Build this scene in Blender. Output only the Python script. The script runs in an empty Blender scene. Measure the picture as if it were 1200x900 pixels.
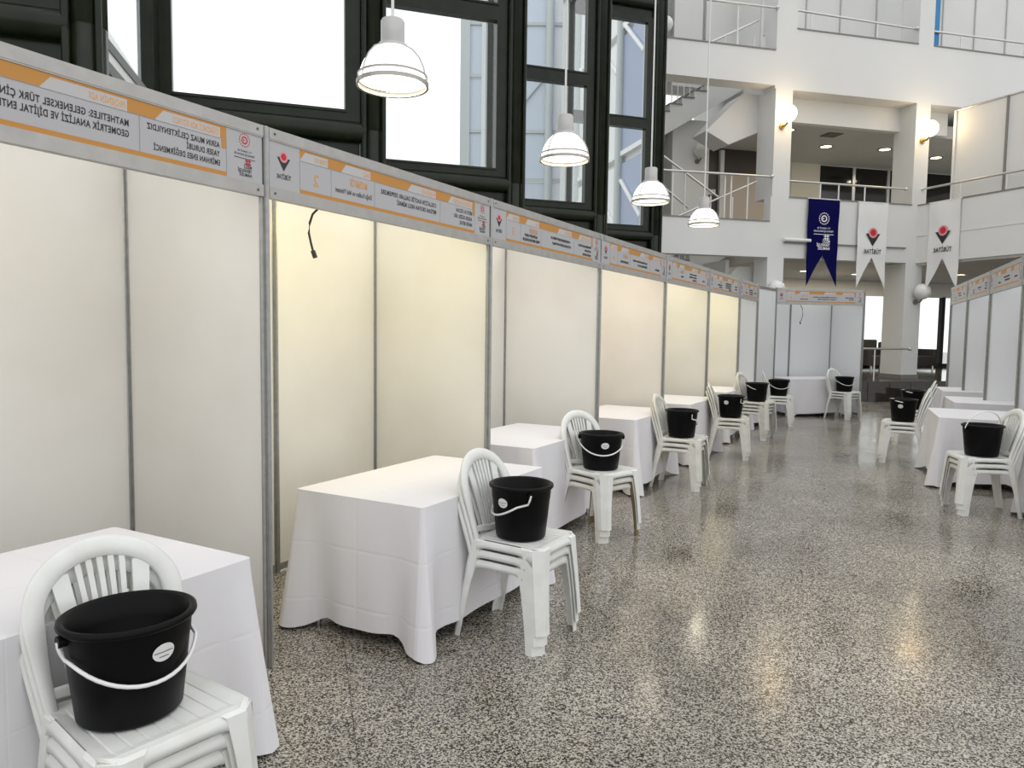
import bpy, math, random
from mathutils import Vector, Matrix
R = math.radians
random.seed(7)
SC = bpy.context.scene
COL = SC.collection

# ------------------------------------------------------------------ camera
PITCH, ROLL, CAM_H, FPX = 0.07074, 0.013295, 1.5955, 870.0
cam = bpy.data.cameras.new('camera')
cam.sensor_width = 36.0
cam.lens = FPX / 1200.0 * 36.0
cam.clip_end = 300
cam_o = bpy.data.objects.new('camera', cam)
COL.objects.link(cam_o)
_c, _s = math.cos(PITCH), math.sin(PITCH)
_r0, _u0, _f = Vector((1, 0, 0)), Vector((0, _s, _c)), Vector((0, _c, -_s))
_r = _r0 * math.cos(ROLL) + _u0 * math.sin(ROLL)
_u = -_r0 * math.sin(ROLL) + _u0 * math.cos(ROLL)
cam_o.matrix_world = Matrix(((_r.x, _u.x, -_f.x, 0), (_r.y, _u.y, -_f.y, 0), (_r.z, _u.z, -_f.z, CAM_H), (0, 0, 0, 1)))
SC.camera = cam_o

# ------------------------------------------------------------------ sky and exposure
world = bpy.data.worlds.new('overcast_sky')
SC.world = world
world.use_nodes = True
wn = world.node_tree.nodes
bg = wn['Background']
bg.inputs['Color'].default_value = (0.98, 0.99, 1.0, 1)
bg.inputs['Strength'].default_value = 1.22
SC.view_settings.view_transform = 'Standard'
SC.view_settings.look = 'None'
SC.view_settings.gamma = 1.0
SC.view_settings.use_curve_mapping = False
SC.view_settings.exposure = 0.08

# ------------------------------------------------------------------ materials
def mat(name, col, rough=0.5, metal=0.0, emit=None, estr=0.0, noise=None, spec=0.5, coat=0.0, bump=None, alpha_mix=None):
    m = bpy.data.materials.new(name)
    m.use_nodes = True
    nt = m.node_tree
    b = nt.nodes['Principled BSDF']
    b.inputs['Base Color'].default_value = (*col, 1)
    b.inputs['Roughness'].default_value = rough
    b.inputs['Metallic'].default_value = metal
    b.inputs['Specular IOR Level'].default_value = spec
    b.inputs['Coat Weight'].default_value = coat
    if emit:
        b.inputs['Emission Color'].default_value = (*emit, 1)
        b.inputs['Emission Strength'].default_value = estr
    if noise:                                   # (scale, second colour, contrast low, high)
        sc_, col2, lo, hi = noise
        g = nt.nodes.new('ShaderNodeNewGeometry')
        n = nt.nodes.new('ShaderNodeTexNoise')
        n.inputs['Scale'].default_value = sc_
        n.inputs['Detail'].default_value = 5
        nt.links.new(g.outputs['Position'], n.inputs['Vector'])
        r = nt.nodes.new('ShaderNodeValToRGB')
        r.color_ramp.elements[0].position = lo
        r.color_ramp.elements[1].position = hi
        r.color_ramp.elements[0].color = (*col2, 1)
        r.color_ramp.elements[1].color = (*col, 1)
        nt.links.new(n.outputs['Fac'], r.inputs['Fac'])
        nt.links.new(r.outputs['Color'], b.inputs['Base Color'])
    if bump:                                    # (scale, strength, distance)
        g = nt.nodes.new('ShaderNodeNewGeometry')
        n = nt.nodes.new('ShaderNodeTexNoise')
        n.inputs['Scale'].default_value = bump[0]
        n.inputs['Detail'].default_value = 4
        nt.links.new(g.outputs['Position'], n.inputs['Vector'])
        bp = nt.nodes.new('ShaderNodeBump')
        bp.inputs['Strength'].default_value = bump[1]
        bp.inputs['Distance'].default_value = bump[2]
        nt.links.new(n.outputs['Fac'], bp.inputs['Height'])
        nt.links.new(bp.outputs['Normal'], b.inputs['Normal'])
    return m

M = {}
M['panel'] = mat('booth_panel_laminate', (0.775, 0.76, 0.72), 0.42, noise=(1.3, (0.72, 0.70, 0.655), 0.35, 0.6), spec=0.35)
M['panel_cool'] = mat('booth_panel_cool_white', (0.78, 0.79, 0.80), 0.42, spec=0.35)
M['alu'] = mat('anodised_aluminium', (0.40, 0.40, 0.39), 0.38, 0.75, noise=(30, (0.33, 0.33, 0.32), 0.3, 0.7))
M['alu_dark'] = mat('aluminium_groove', (0.14, 0.14, 0.13), 0.5, 0.5)
M['rail'] = mat('fascia_rail_aluminium', (0.47, 0.46, 0.44), 0.45, 0.35, noise=(14, (0.41, 0.40, 0.385), 0.35, 0.7))
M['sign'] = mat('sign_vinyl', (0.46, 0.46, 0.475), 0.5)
M['orange'] = mat('sign_orange', (0.54, 0.245, 0.045), 0.5)
M['orange_text'] = mat('sign_orange_lettering', (0.72, 0.36, 0.12), 0.5)
M['tab'] = mat('sign_tab', (0.52, 0.515, 0.515), 0.5)
M['ink'] = mat('sign_black_ink', (0.015, 0.015, 0.018), 0.5)
M['line'] = mat('sign_hairline', (0.33, 0.33, 0.36), 0.5)
M['red'] = mat('emblem_red', (0.55, 0.015, 0.03), 0.5)
M['pink'] = mat('emblem_pink_halo', (0.72, 0.30, 0.34), 0.5)
M['chair'] = mat('white_plastic', (0.80, 0.81, 0.79), 0.38, noise=(9, (0.73, 0.73, 0.69), 0.3, 0.62), spec=0.4)
M['chair_old'] = mat('aged_white_plastic', (0.74, 0.73, 0.68), 0.42, noise=(9, (0.63, 0.62, 0.54), 0.3, 0.62), spec=0.4)
M['chair_tan'] = mat('brown_stained_plastic', (0.20, 0.13, 0.055), 0.45, noise=(14, (0.30, 0.24, 0.15), 0.3, 0.65), spec=0.4)
M['bucket'] = mat('black_plastic', (0.0025, 0.0025, 0.003), 0.40, spec=0.13)
M['handle'] = mat('white_handle_plastic', (0.82, 0.82, 0.82), 0.35)
M['sticker'] = mat('silver_sticker', (0.75, 0.76, 0.76), 0.3)
M['sticker_ink'] = mat('sticker_dark_print', (0.12, 0.12, 0.12), 0.4)
M['wall'] = mat('white_plaster', (0.72, 0.72, 0.705), 0.75, noise=(0.7, (0.69, 0.69, 0.675), 0.35, 0.65))
M['wallpanel'] = mat('pale_gypsum_panel', (0.68, 0.68, 0.66), 0.6, noise=(0.8, (0.65, 0.65, 0.635), 0.35, 0.65))
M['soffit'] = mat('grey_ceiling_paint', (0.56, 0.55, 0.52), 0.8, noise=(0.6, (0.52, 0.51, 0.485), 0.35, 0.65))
M['edge'] = mat('grey_stone_edge', (0.20, 0.19, 0.18), 0.5)
M['steel'] = mat('brushed_steel', (0.62, 0.62, 0.61), 0.3, 0.8)
M['paintedsteel'] = mat('white_painted_steel', (0.76, 0.76, 0.74), 0.4)
M['frame'] = mat('dark_green_lacquer', (0.012, 0.018, 0.008), 0.28, noise=(6, (0.006, 0.009, 0.004), 0.3, 0.7), spec=0.28)
M['darkwood'] = mat('dark_brown_panel', (0.035, 0.026, 0.022), 0.35)
M['darkglass'] = mat('dark_interior_glass', (0.012, 0.011, 0.010), 0.08, spec=0.6)
M['beige'] = mat('beige_door', (0.50, 0.43, 0.36), 0.5)
M['column_side'] = mat('cream_column_paint', (0.66, 0.62, 0.52), 0.7)
M['blue'] = mat('navy_banner_cloth', (0.003, 0.0025, 0.062), 0.9, spec=0.1)
M['bannerwhite'] = mat('white_banner_cloth', (0.78, 0.78, 0.77), 0.8, bump=(5, 0.4, 0.02))
M['bannerink'] = mat('white_banner_print', (0.8, 0.8, 0.85), 0.7)
M['bluepaint'] = mat('blue_panel', (0.02, 0.20, 0.45), 0.5)
M['black'] = mat('black_fabric', (0.006, 0.006, 0.007), 0.8)
M['darkgranite'] = mat('dark_brown_granite', (0.06, 0.048, 0.038), 0.09, noise=(60, (0.02, 0.017, 0.014), 0.35, 0.65))
M['lampgrey'] = mat('lamp_housing_grey', (0.50, 0.49, 0.48), 0.4, 0.3)
M['lampring'] = mat('lamp_ring_metal', (0.40, 0.39, 0.37), 0.35, 0.6)
M['dome'] = mat('lit_acrylic_dome', (0.85, 0.85, 0.84), 0.3, emit=(1.0, 0.975, 0.92), estr=1.3)
M['disc'] = mat('lamp_opening_glow', (0.9, 0.88, 0.8), 0.4, emit=(1.0, 0.93, 0.70), estr=2.0)
M['globe_on'] = mat('lit_opal_globe', (0.9, 0.9, 0.85), 0.3, emit=(1.0, 0.83, 0.52), estr=5.0)
M['globe_off'] = mat('opal_globe', (0.78, 0.78, 0.76), 0.25)
M['brass'] = mat('brass_bracket', (0.45, 0.30, 0.10), 0.35, 0.8)
M['downlight'] = mat('downlight_glow', (0.9, 0.85, 0.6), 0.4, emit=(1.0, 0.86, 0.52), estr=7.0)
M['vent'] = mat('dark_vent', (0.06, 0.05, 0.045), 0.6)
M['cable'] = mat('dark_cable', (0.03, 0.028, 0.025), 0.5)
M['extblue'] = mat('hazed_blue_facade_panel', (0.60, 0.67, 0.77), 0.4)  # blue mixed whiter: the overexposed outdoor haze is in the colour
M['extgrey'] = mat('hazed_grey_facade_column', (0.52, 0.56, 0.57), 0.4)  # grey lightened too, carrying the same bright haze
M['extwhite'] = mat('white_facade_panel', (0.86, 0.87, 0.88), 0.5)
M['extdeep'] = mat('hazed_blue_facade_glass', (0.36, 0.42, 0.58), 0.3)  # haze outside the windows mixed into this blue as well
M['concrete'] = mat('outdoor_paving', (0.5, 0.5, 0.48), 0.9)
M['grout'] = mat('floor_grout', (0.05, 0.047, 0.042), 0.8)

def make_cloth():
    m = mat('white_tablecloth', (0.775, 0.762, 0.785), 0.85, spec=0.15)
    nt = m.node_tree
    b = nt.nodes['Principled BSDF']
    tc = nt.nodes.new('ShaderNodeTexCoord')
    sep = nt.nodes.new('ShaderNodeSeparateXYZ')
    nt.links.new(tc.outputs['Object'], sep.inputs[0])
    prev = None
    for ax, per, ph in (('X', 0.42, 0.21), ('Y', 0.42, 0.0), ('Z', 0.30, 0.13)):   # pressed fold lines
        a = nt.nodes.new('ShaderNodeMath'); a.operation = 'ADD'; a.inputs[1].default_value = 10 * per + ph
        nt.links.new(sep.outputs[ax], a.inputs[0])
        w = nt.nodes.new('ShaderNodeMath'); w.operation = 'PINGPONG'; w.inputs[1].default_value = per / 2
        nt.links.new(a.outputs[0], w.inputs[0])
        q = nt.nodes.new('ShaderNodeMath'); q.operation = 'DIVIDE'; q.inputs[1].default_value = 0.012; q.use_clamp = True
        nt.links.new(w.outputs[0], q.inputs[0])
        if prev is None:
            prev = q
        else:
            mn = nt.nodes.new('ShaderNodeMath'); mn.operation = 'MINIMUM'
            nt.links.new(prev.outputs[0], mn.inputs[0]); nt.links.new(q.outputs[0], mn.inputs[1])
            prev = mn
    n = nt.nodes.new('ShaderNodeTexNoise'); n.inputs['Scale'].default_value = 6; n.inputs['Detail'].default_value = 3
    nt.links.new(tc.outputs['Object'], n.inputs['Vector'])
    ad = nt.nodes.new('ShaderNodeMath'); ad.operation = 'MULTIPLY_ADD'; ad.inputs[1].default_value = 1.6
    nt.links.new(n.outputs['Fac'], ad.inputs[0]); nt.links.new(prev.outputs[0], ad.inputs[2])
    bp = nt.nodes.new('ShaderNodeBump'); bp.inputs['Strength'].default_value = 0.4; bp.inputs['Distance'].default_value = 0.003
    nt.links.new(ad.outputs[0], bp.inputs['Height']); nt.links.new(bp.outputs['Normal'], b.inputs['Normal'])
    return m
M['cloth'] = make_cloth()

def make_granite():
    m = bpy.data.materials.new('speckled_granite'); m.use_nodes = True
    nt = m.node_tree; b = nt.nodes['Principled BSDF']
    g = nt.nodes.new('ShaderNodeNewGeometry')
    v = nt.nodes.new('ShaderNodeTexVoronoi'); v.inputs['Scale'].default_value = 160
    nt.links.new(g.outputs['Position'], v.inputs['Vector'])
    n = nt.nodes.new('ShaderNodeTexNoise'); n.inputs['Scale'].default_value = 110; n.inputs['Detail'].default_value = 3
    nt.links.new(g.outputs['Position'], n.inputs['Vector'])
    sep = nt.nodes.new('ShaderNodeSeparateColor'); nt.links.new(v.outputs['Color'], sep.inputs[0])
    mx = nt.nodes.new('ShaderNodeMath'); mx.operation = 'MULTIPLY_ADD'; mx.inputs[1].default_value = 0.55
    nt.links.new(sep.outputs[0], mx.inputs[0])
    mh = nt.nodes.new('ShaderNodeMath'); mh.operation = 'MULTIPLY'; mh.inputs[1].default_value = 0.45
    nt.links.new(n.outputs['Fac'], mh.inputs[0]); nt.links.new(mh.outputs[0], mx.inputs[2])
    r = nt.nodes.new('ShaderNodeValToRGB'); cr = r.color_ramp; cr.interpolation = 'LINEAR'
    cr.elements[0].position = 0.30; cr.elements[0].color = (0.020, 0.017, 0.015, 1)
    cr.elements[1].position = 0.66; cr.elements[1].color = (0.66, 0.63, 0.57, 1)
    e = cr.elements.new(0.38); e.color = (0.060, 0.052, 0.045, 1)
    e = cr.elements.new(0.44); e.color = (0.22, 0.20, 0.17, 1)
    e = cr.elements.new(0.54); e.color = (0.42, 0.395, 0.35, 1)
    nt.links.new(mx.outputs[0], r.inputs['Fac'])
    big = nt.nodes.new('ShaderNodeTexNoise'); big.inputs['Scale'].default_value = 0.9; big.inputs['Detail'].default_value = 3
    nt.links.new(g.outputs['Position'], big.inputs['Vector'])
    r2 = nt.nodes.new('ShaderNodeValToRGB')
    r2.color_ramp.elements[0].position = 0.35; r2.color_ramp.elements[0].color = (0.58, 0.555, 0.52, 1)
    r2.color_ramp.elements[1].position = 0.65; r2.color_ramp.elements[1].color = (0.87, 0.845, 0.81, 1)
    nt.links.new(big.outputs['Fac'], r2.inputs['Fac'])
    mul = nt.nodes.new('ShaderNodeMix'); mul.data_type = 'RGBA'; mul.blend_type = 'MULTIPLY'; mul.inputs['Factor'].default_value = 1
    nt.links.new(r.outputs['Color'], mul.inputs[6]); nt.links.new(r2.outputs['Color'], mul.inputs[7])
    nt.links.new(mul.outputs[2], b.inputs['Base Color'])
    b.inputs['Roughness'].default_value = 0.14
    b.inputs['Specular IOR Level'].default_value = 0.5
    rr = nt.nodes.new('ShaderNodeMapRange'); rr.inputs[3].default_value = 0.09; rr.inputs[4].default_value = 0.23
    rr.inputs[1].default_value = 0.3; rr.inputs[2].default_value = 0.7
    nt.links.new(big.outputs['Fac'], rr.inputs[0]); nt.links.new(rr.outputs[0], b.inputs['Roughness'])
    return m
M['granite'] = make_granite()

def make_glass():
    m = bpy.data.materials.new('window_glass'); m.use_nodes = True
    nt = m.node_tree; nt.nodes.remove(nt.nodes['Principled BSDF'])
    out = nt.nodes['Material Output']
    t = nt.nodes.new('ShaderNodeBsdfTransparent'); t.inputs[0].default_value = (0.975, 0.99, 0.985, 1)
    gl = nt.nodes.new('ShaderNodeBsdfGlossy'); gl.inputs['Roughness'].default_value = 0.02
    f = nt.nodes.new('ShaderNodeFresnel'); f.inputs[0].default_value = 1.5
    mx = nt.nodes.new('ShaderNodeMixShader')
    g = nt.nodes.new('ShaderNodeNewGeometry')                  # reflect at the outer face only
    k = nt.nodes.new('ShaderNodeMath'); k.operation = 'SUBTRACT'; k.inputs[0].default_value = 1.0
    nt.links.new(g.outputs['Backfacing'], k.inputs[1])
    k2 = nt.nodes.new('ShaderNodeMath'); k2.operation = 'MULTIPLY'
    nt.links.new(f.outputs[0], k2.inputs[0]); nt.links.new(k.outputs[0], k2.inputs[1])
    nt.links.new(k2.outputs[0], mx.inputs[0]); nt.links.new(t.outputs[0], mx.inputs[1]); nt.links.new(gl.outputs[0], mx.inputs[2])
    nt.links.new(mx.outputs[0], out.inputs['Surface'])
    return m
M['glass'] = make_glass()

# ------------------------------------------------------------------ mesh helpers
class MB:
    def __init__(s):
        s.v, s.f, s.sm = [], [], []
    def add(s, verts, faces, smooth=False):
        o = len(s.v)
        s.v += [tuple(p) for p in verts]
        s.f += [tuple(i + o for i in f) for f in faces]
        s.sm += [smooth] * len(faces)
        return s
    def box(s, x0, x1, y0, y1, z0, z1):
        v = [(x0, y0, z0), (x1, y0, z0), (x1, y1, z0), (x0, y1, z0), (x0, y0, z1), (x1, y0, z1), (x1, y1, z1), (x0, y1, z1)]
        return s.add(v, [(3, 2, 1, 0), (4, 5, 6, 7), (0, 1, 5, 4), (1, 2, 6, 5), (2, 3, 7, 6), (3, 0, 4, 7)])
    def bbox(s, x0, x1, y0, y1, z0, z1, b):
        """box with chamfered vertical and top edges"""
        def ring(i, z):
            return [(x0 + b, y0 + i, z), (x1 - b, y0 + i, z), (x1 - i, y0 + b, z), (x1 - i, y1 - b, z), (x1 - b, y1 - i, z), (x0 + b, y1 - i, z), (x0 + i, y1 - b, z), (x0 + i, y0 + b, z)]
        rs = [ring(0, z0), ring(0, z1 - b * .6), [(min(max(x, x0 + b * .6), x1 - b * .6), min(max(y, y0 + b * .6), y1 - b * .6), z) for x, y, z in ring(0, z1)]]
        return s.loft(rs, cap=True)
    def loft(s, rings, cap=True, closed=True, smooth=False):
        n = len(rings[0]); v = [p for r in rings for p in r]; f = []
        for j in range(len(rings) - 1):
            for i in range(n if closed else n - 1):
                k = (i + 1) % n
                f.append((j * n + i, j * n + k, (j + 1) * n + k, (j + 1) * n + i))
        s.add(v, f, smooth)
        if cap and closed:
            s.add(rings[0], [tuple(range(n - 1, -1, -1))]); s.add(rings[-1], [tuple(range(n))])
        return s
    def lathe(s, prof, n=32, sx=1.0, sy=1.0, smooth=True, cx=0, cy=0):
        rings = [[(cx + r * sx * math.cos(2 * math.pi * i / n), cy + r * sy * math.sin(2 * math.pi * i / n), z) for i in range(n)] for r, z in prof]
        return s.loft(rings, cap=False, smooth=smooth)
    def disc(s, r, z, n=32, sx=1.0, sy=1.0, cx=0, cy=0, up=True):
        v = [(cx + r * sx * math.cos(2 * math.pi * i / n), cy + r * sy * math.sin(2 * math.pi * i / n), z) for i in range(n)]
        return s.add(v, [tuple(range(n)) if up else tuple(range(n - 1, -1, -1))])
    def tube(s, pts, r, n=8, flat=None, up=(0, 0, 1), smooth=True):
        """sweep a round (or flat=(w,h)) profile along pts"""
        P = [Vector(p) for p in pts]; rings = []
        for i, p in enumerate(P):
            t = (P[min(i + 1, len(P) - 1)] - P[max(i - 1, 0)]).normalized()
            u = Vector(up)
            a = t.cross(u)
            if a.length < 1e-4: a = t.cross(Vector((1, 0, 0)))
            a.normalize(); b = a.cross(t).normalized()
            w, h = (flat if flat else (r, r))
            rings.append([tuple(p + a * (w * math.cos(2 * math.pi * k / n + math.pi / n)) + b * (h * math.sin(2 * math.pi * k / n + math.pi / n))) for k in range(n)])
        return s.loft(rings, cap=True, smooth=smooth)
    def cyl(s, p0, p1, r, n=10):
        return s.tube([p0, p1], r, n)
    def sphere(s, c, r, n=20, m=12, z=1.0):
        rings = []
        for j in range(m + 1):
            a = -math.pi / 2 + math.pi * j / m
            rr = max(r * math.cos(a), 1e-4)
            rings.append([(c[0] + rr * math.cos(2 * math.pi * i / n), c[1] + rr * math.sin(2 * math.pi * i / n), c[2] + r * z * math.sin(a)) for i in range(n)])
        return s.loft(rings, cap=False, smooth=True)
    def prism(s, poly, y0, y1):
        """polygon in (x,z) extruded from y0 to y1"""
        n = len(poly)
        v = [(x, y0, z) for x, z in poly] + [(x, y1, z) for x, z in poly]
        f = [tuple(range(n)), tuple(range(2 * n - 1, n - 1, -1))] + [(i, i + n, (i + 1) % n + n, (i + 1) % n) for i in range(n)]
        return s.add(v, f)
    def mesh(s, name, m):
        me = bpy.data.meshes.new(name)
        me.from_pydata(s.v, [], s.f)
        me.polygons.foreach_set('use_smooth', s.sm)
        me.materials.append(m)
        me.update()
        return me
    def build(s, name, m, parent=None):
        return link(name, s.mesh(name, m), parent)

def link(name, me, parent=None):
    o = bpy.data.objects.new(name, me)
    COL.objects.link(o)
    if parent: o.parent = parent
    return o
def empty(name, loc=(0, 0, 0), rz=0.0):
    o = bpy.data.objects.new(name, None)
    o.empty_display_size = 0.1
    COL.objects.link(o)
    o.location = loc; o.rotation_euler = (0, 0, rz)
    return o
def tag(o, label=None, cat=None, group=None, kind=None):
    if label: o['label'] = label
    if cat: o['category'] = cat
    if group: o['group'] = group
    if kind: o['kind'] = kind
    return o
def copy_tree(o, parent=None):
    c = o.copy(); COL.objects.link(c); c.parent = parent
    for ch in o.children: copy_tree(ch, c)
    return c

_txt = {}
def text_mesh(body, size_w, size_h, bold=0.0):
    """flat lettering scaled to a width and cap height; returns (verts, faces) in 0..w, 0..h"""
    key = (body, bold)
    if key not in _txt:
        cu = bpy.data.curves.new('t', 'FONT'); cu.body = body; cu.offset = bold; cu.resolution_u = 3; cu.space_character = 1.1
        o = bpy.data.objects.new('t', cu); COL.objects.link(o)
        bpy.context.view_layer.update()
        me = bpy.data.meshes.new_from_object(o.evaluated_get(bpy.context.evaluated_depsgraph_get()))
        vs = [tuple(v.co) for v in me.vertices]; fs = [tuple(p.vertices) for p in me.polygons]
        bpy.data.objects.remove(o); bpy.data.curves.remove(cu); bpy.data.meshes.remove(me)
        _txt[key] = (vs, fs)
    vs, fs = _txt[key]
    if not vs: return [], []
    x0 = min(v[0] for v in vs); x1 = max(v[0] for v in vs)
    sx = size_w / (x1 - x0); sy = size_h / 0.70
    return [((v[0] - x0) * sx, v[1] * sy) for v in vs], fs
def put_text(mb, body, xr, z, w, h, y, bold=0.012):
    """mirrored lettering on the plane y, reading from xr towards -x (the photograph shows every sign mirrored)"""
    vs, fs = text_mesh(body, w, h, bold)
    mb.add([(xr - a, y, z + b) for a, b in vs], fs)
def put_poly(mb, poly, y):
    mb.add([(x, y, z) for x, z in poly], [tuple(range(len(poly)))])
def circle(cx, cz, r, n=24, a0=0, a1=360):
    return [(cx + r * math.cos(R(a0 + (a1 - a0) * i / n)), cz + r * math.sin(R(a0 + (a1 - a0) * i / n))) for i in range(n + (0 if abs(a1 - a0) >= 360 else 1))]
def ring_poly(mb, cx, cz, r0, r1, y, n=24):
    a = circle(cx, cz, r0, n); b = circle(cx, cz, r1, n)
    mb.add([(x, y, z) for x, z in a + b], [(i, (i + 1) % n, n + (i + 1) % n, n + i) for i in range(n)])

# emblem with a V, a red ball and lettering, centre (cx,cz), half width s
def v_emblem(parent, cx, cz, s, y, ty, text_w):
    mb = MB(); put_poly(mb, circle(cx, cz + .55 * s, .62 * s, 28), y); mb.build('emblem_halo', M['pink'], parent)
    mb = MB()
    arc = circle(cx, cz + .55 * s, .62 * s, 14, 190, 350)
    left = [(cx - s, cz + .45 * s)] + arc[:8] + [(cx, cz - 1.05 * s)]
    right = [(cx, cz - 1.05 * s)] + arc[7:] + [(cx + s, cz + .45 * s)]
    put_poly(mb, left, y - ty); put_poly(mb, right, y - ty)
    mb.build('emblem_chevron', M['ink'], parent)
    mb = MB(); put_poly(mb, circle(cx, cz + .58 * s, .40 * s, 24), y - ty * 2); mb.build('emblem_ball', M['red'], parent)
    mb = MB(); put_text(mb, 'TÜBİTAK', cx + text_w / 2, cz - 1.95 * s, text_w, .52 * s, y - ty, .02)
    mb.build('lettering', M['ink'], parent)
def ministry_emblem(parent, cx, zt, w, y, ty, dark, accent, accent2):
    """round crescent emblem, two lines of lettering, a rule, a hash sign and a three line slogan; zt is the top"""
    r = .24 * w; cz = zt - r
    mb = MB()
    for i in range(16):
        a = 2 * math.pi * i / 16
        put_poly(mb, circle(cx + r * .92 * math.cos(a), cz + r * .92 * math.sin(a), r * .11, 8), y)
    ring_poly(mb, cx, cz, r * .36, r * .56, y, 20)
    put_poly(mb, circle(cx - r * .12, cz, r * .12, 8), y)
    mb.build('emblem_ring', accent, parent)
    mb = MB()
    z = cz - r - .17 * w
    put_text(mb, 'T.C. SANAYİ VE', cx + .30 * w, z, .60 * w, .065 * w, y, .015)
    put_text(mb, 'TEKNOLOJİ BAKANLIĞI', cx + .45 * w, z - .12 * w, .90 * w, .065 * w, y, .015)
    mb.box(cx - .46 * w, cx + .46 * w, y - .0003, y, z - .225 * w, z - .205 * w)
    zz = z - .30 * w
    put_text(mb, 'MİLLİ', cx + .02 * w + .28 * w, zz - .24 * w, .33 * w, .105 * w, y, .03)
    put_text(mb, 'TEKNOLOJİ', cx + .30 * w, zz - .38 * w, .60 * w, .105 * w, y, .03)
    put_text(mb, 'HAMLESİ', cx + .30 * w, zz - .52 * w, .54 * w, .105 * w, y, .03)
    mb.build('lettering', dark, parent)
    mb = MB()
    hx, hz, q = cx + .16 * w - .02 * w, zz - .03 * w, .13 * w
    for k in (-.4, .4):
        mb.box(hx + k * q - .16 * q, hx + k * q + .16 * q, y - .0006, y - .0003, hz - q, hz + q)
        mb.box(hx - q, hx + q, y - .0006, y - .0003, hz + k * q - .16 * q, hz + k * q + .16 * q)
    mb.build('hash_mark', accent2, parent)

# ------------------------------------------------------------------ the setting: floor
FA = R(15.5)
FX, FY = Vector((math.cos(FA), math.sin(FA), 0)), Vector((-math.sin(FA), math.cos(FA), 0))
floor = MB().box(-9, 22, -6, 26, -.2, -.014).build('floor', M['grout'])
tag(floor, 'polished speckled granite tile floor of the hall', 'floor', kind='structure')
tile_me = MB().box(-.2988, .2988, -.2988, .2988, -.02, 0).mesh('floor_tile', M['granite'])
tiles = []
for i in range(-22, 40):
    for j in range(-22, 44):
        p = FX * (1.375 + .6 * (i + .5)) + FY * (2.28 + .6 * (j + .5))
        if not (-8.5 < p.x < 21 and -5 < p.y < 25): continue
        if (p - Vector((6.275, 18.45, 0))).dot(Vector((-math.sin(R(14)), math.cos(R(14)), 0))) > -.5 and p.x > 3: continue
        vis = p.y > 1.6 and -.74 < p.x / p.y < .76 and p.y < 17.5 and (-.8759 * p.x + .4825 * p.y) < 3.75
        tiles.append((0 if vis else 1, p.length, p))
tiles.sort(key=lambda t: (t[0], t[1]))
rest = MB()
for k, (vis, _, p) in enumerate(tiles):
    if k < 300 and vis == 0:
        o = link('floor_tile', tile_me, floor); o.location = p; o.rotation_euler = (0, 0, FA)
    else:
        a, b = FX * .2988, FY * .2988
        q = [p - a - b, p + a - b, p + a + b, p - a + b]
        rest.add([(v.x, v.y, 0) for v in q] + [(v.x, v.y, -.02) for v in q], [(0, 1, 2, 3), (0, 4, 5, 1), (1, 5, 6, 2), (2, 6, 7, 3), (3, 7, 4, 0)])
tag(rest.build('distant_floor_tiles', M['granite'], floor), kind='stuff')
ground = MB().box(-60, 60, -60, 90, -.5, -.25).build('ground', M['concrete'])
tag(ground, 'pale paving outside the hall windows', 'ground', kind='structure')

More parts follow.
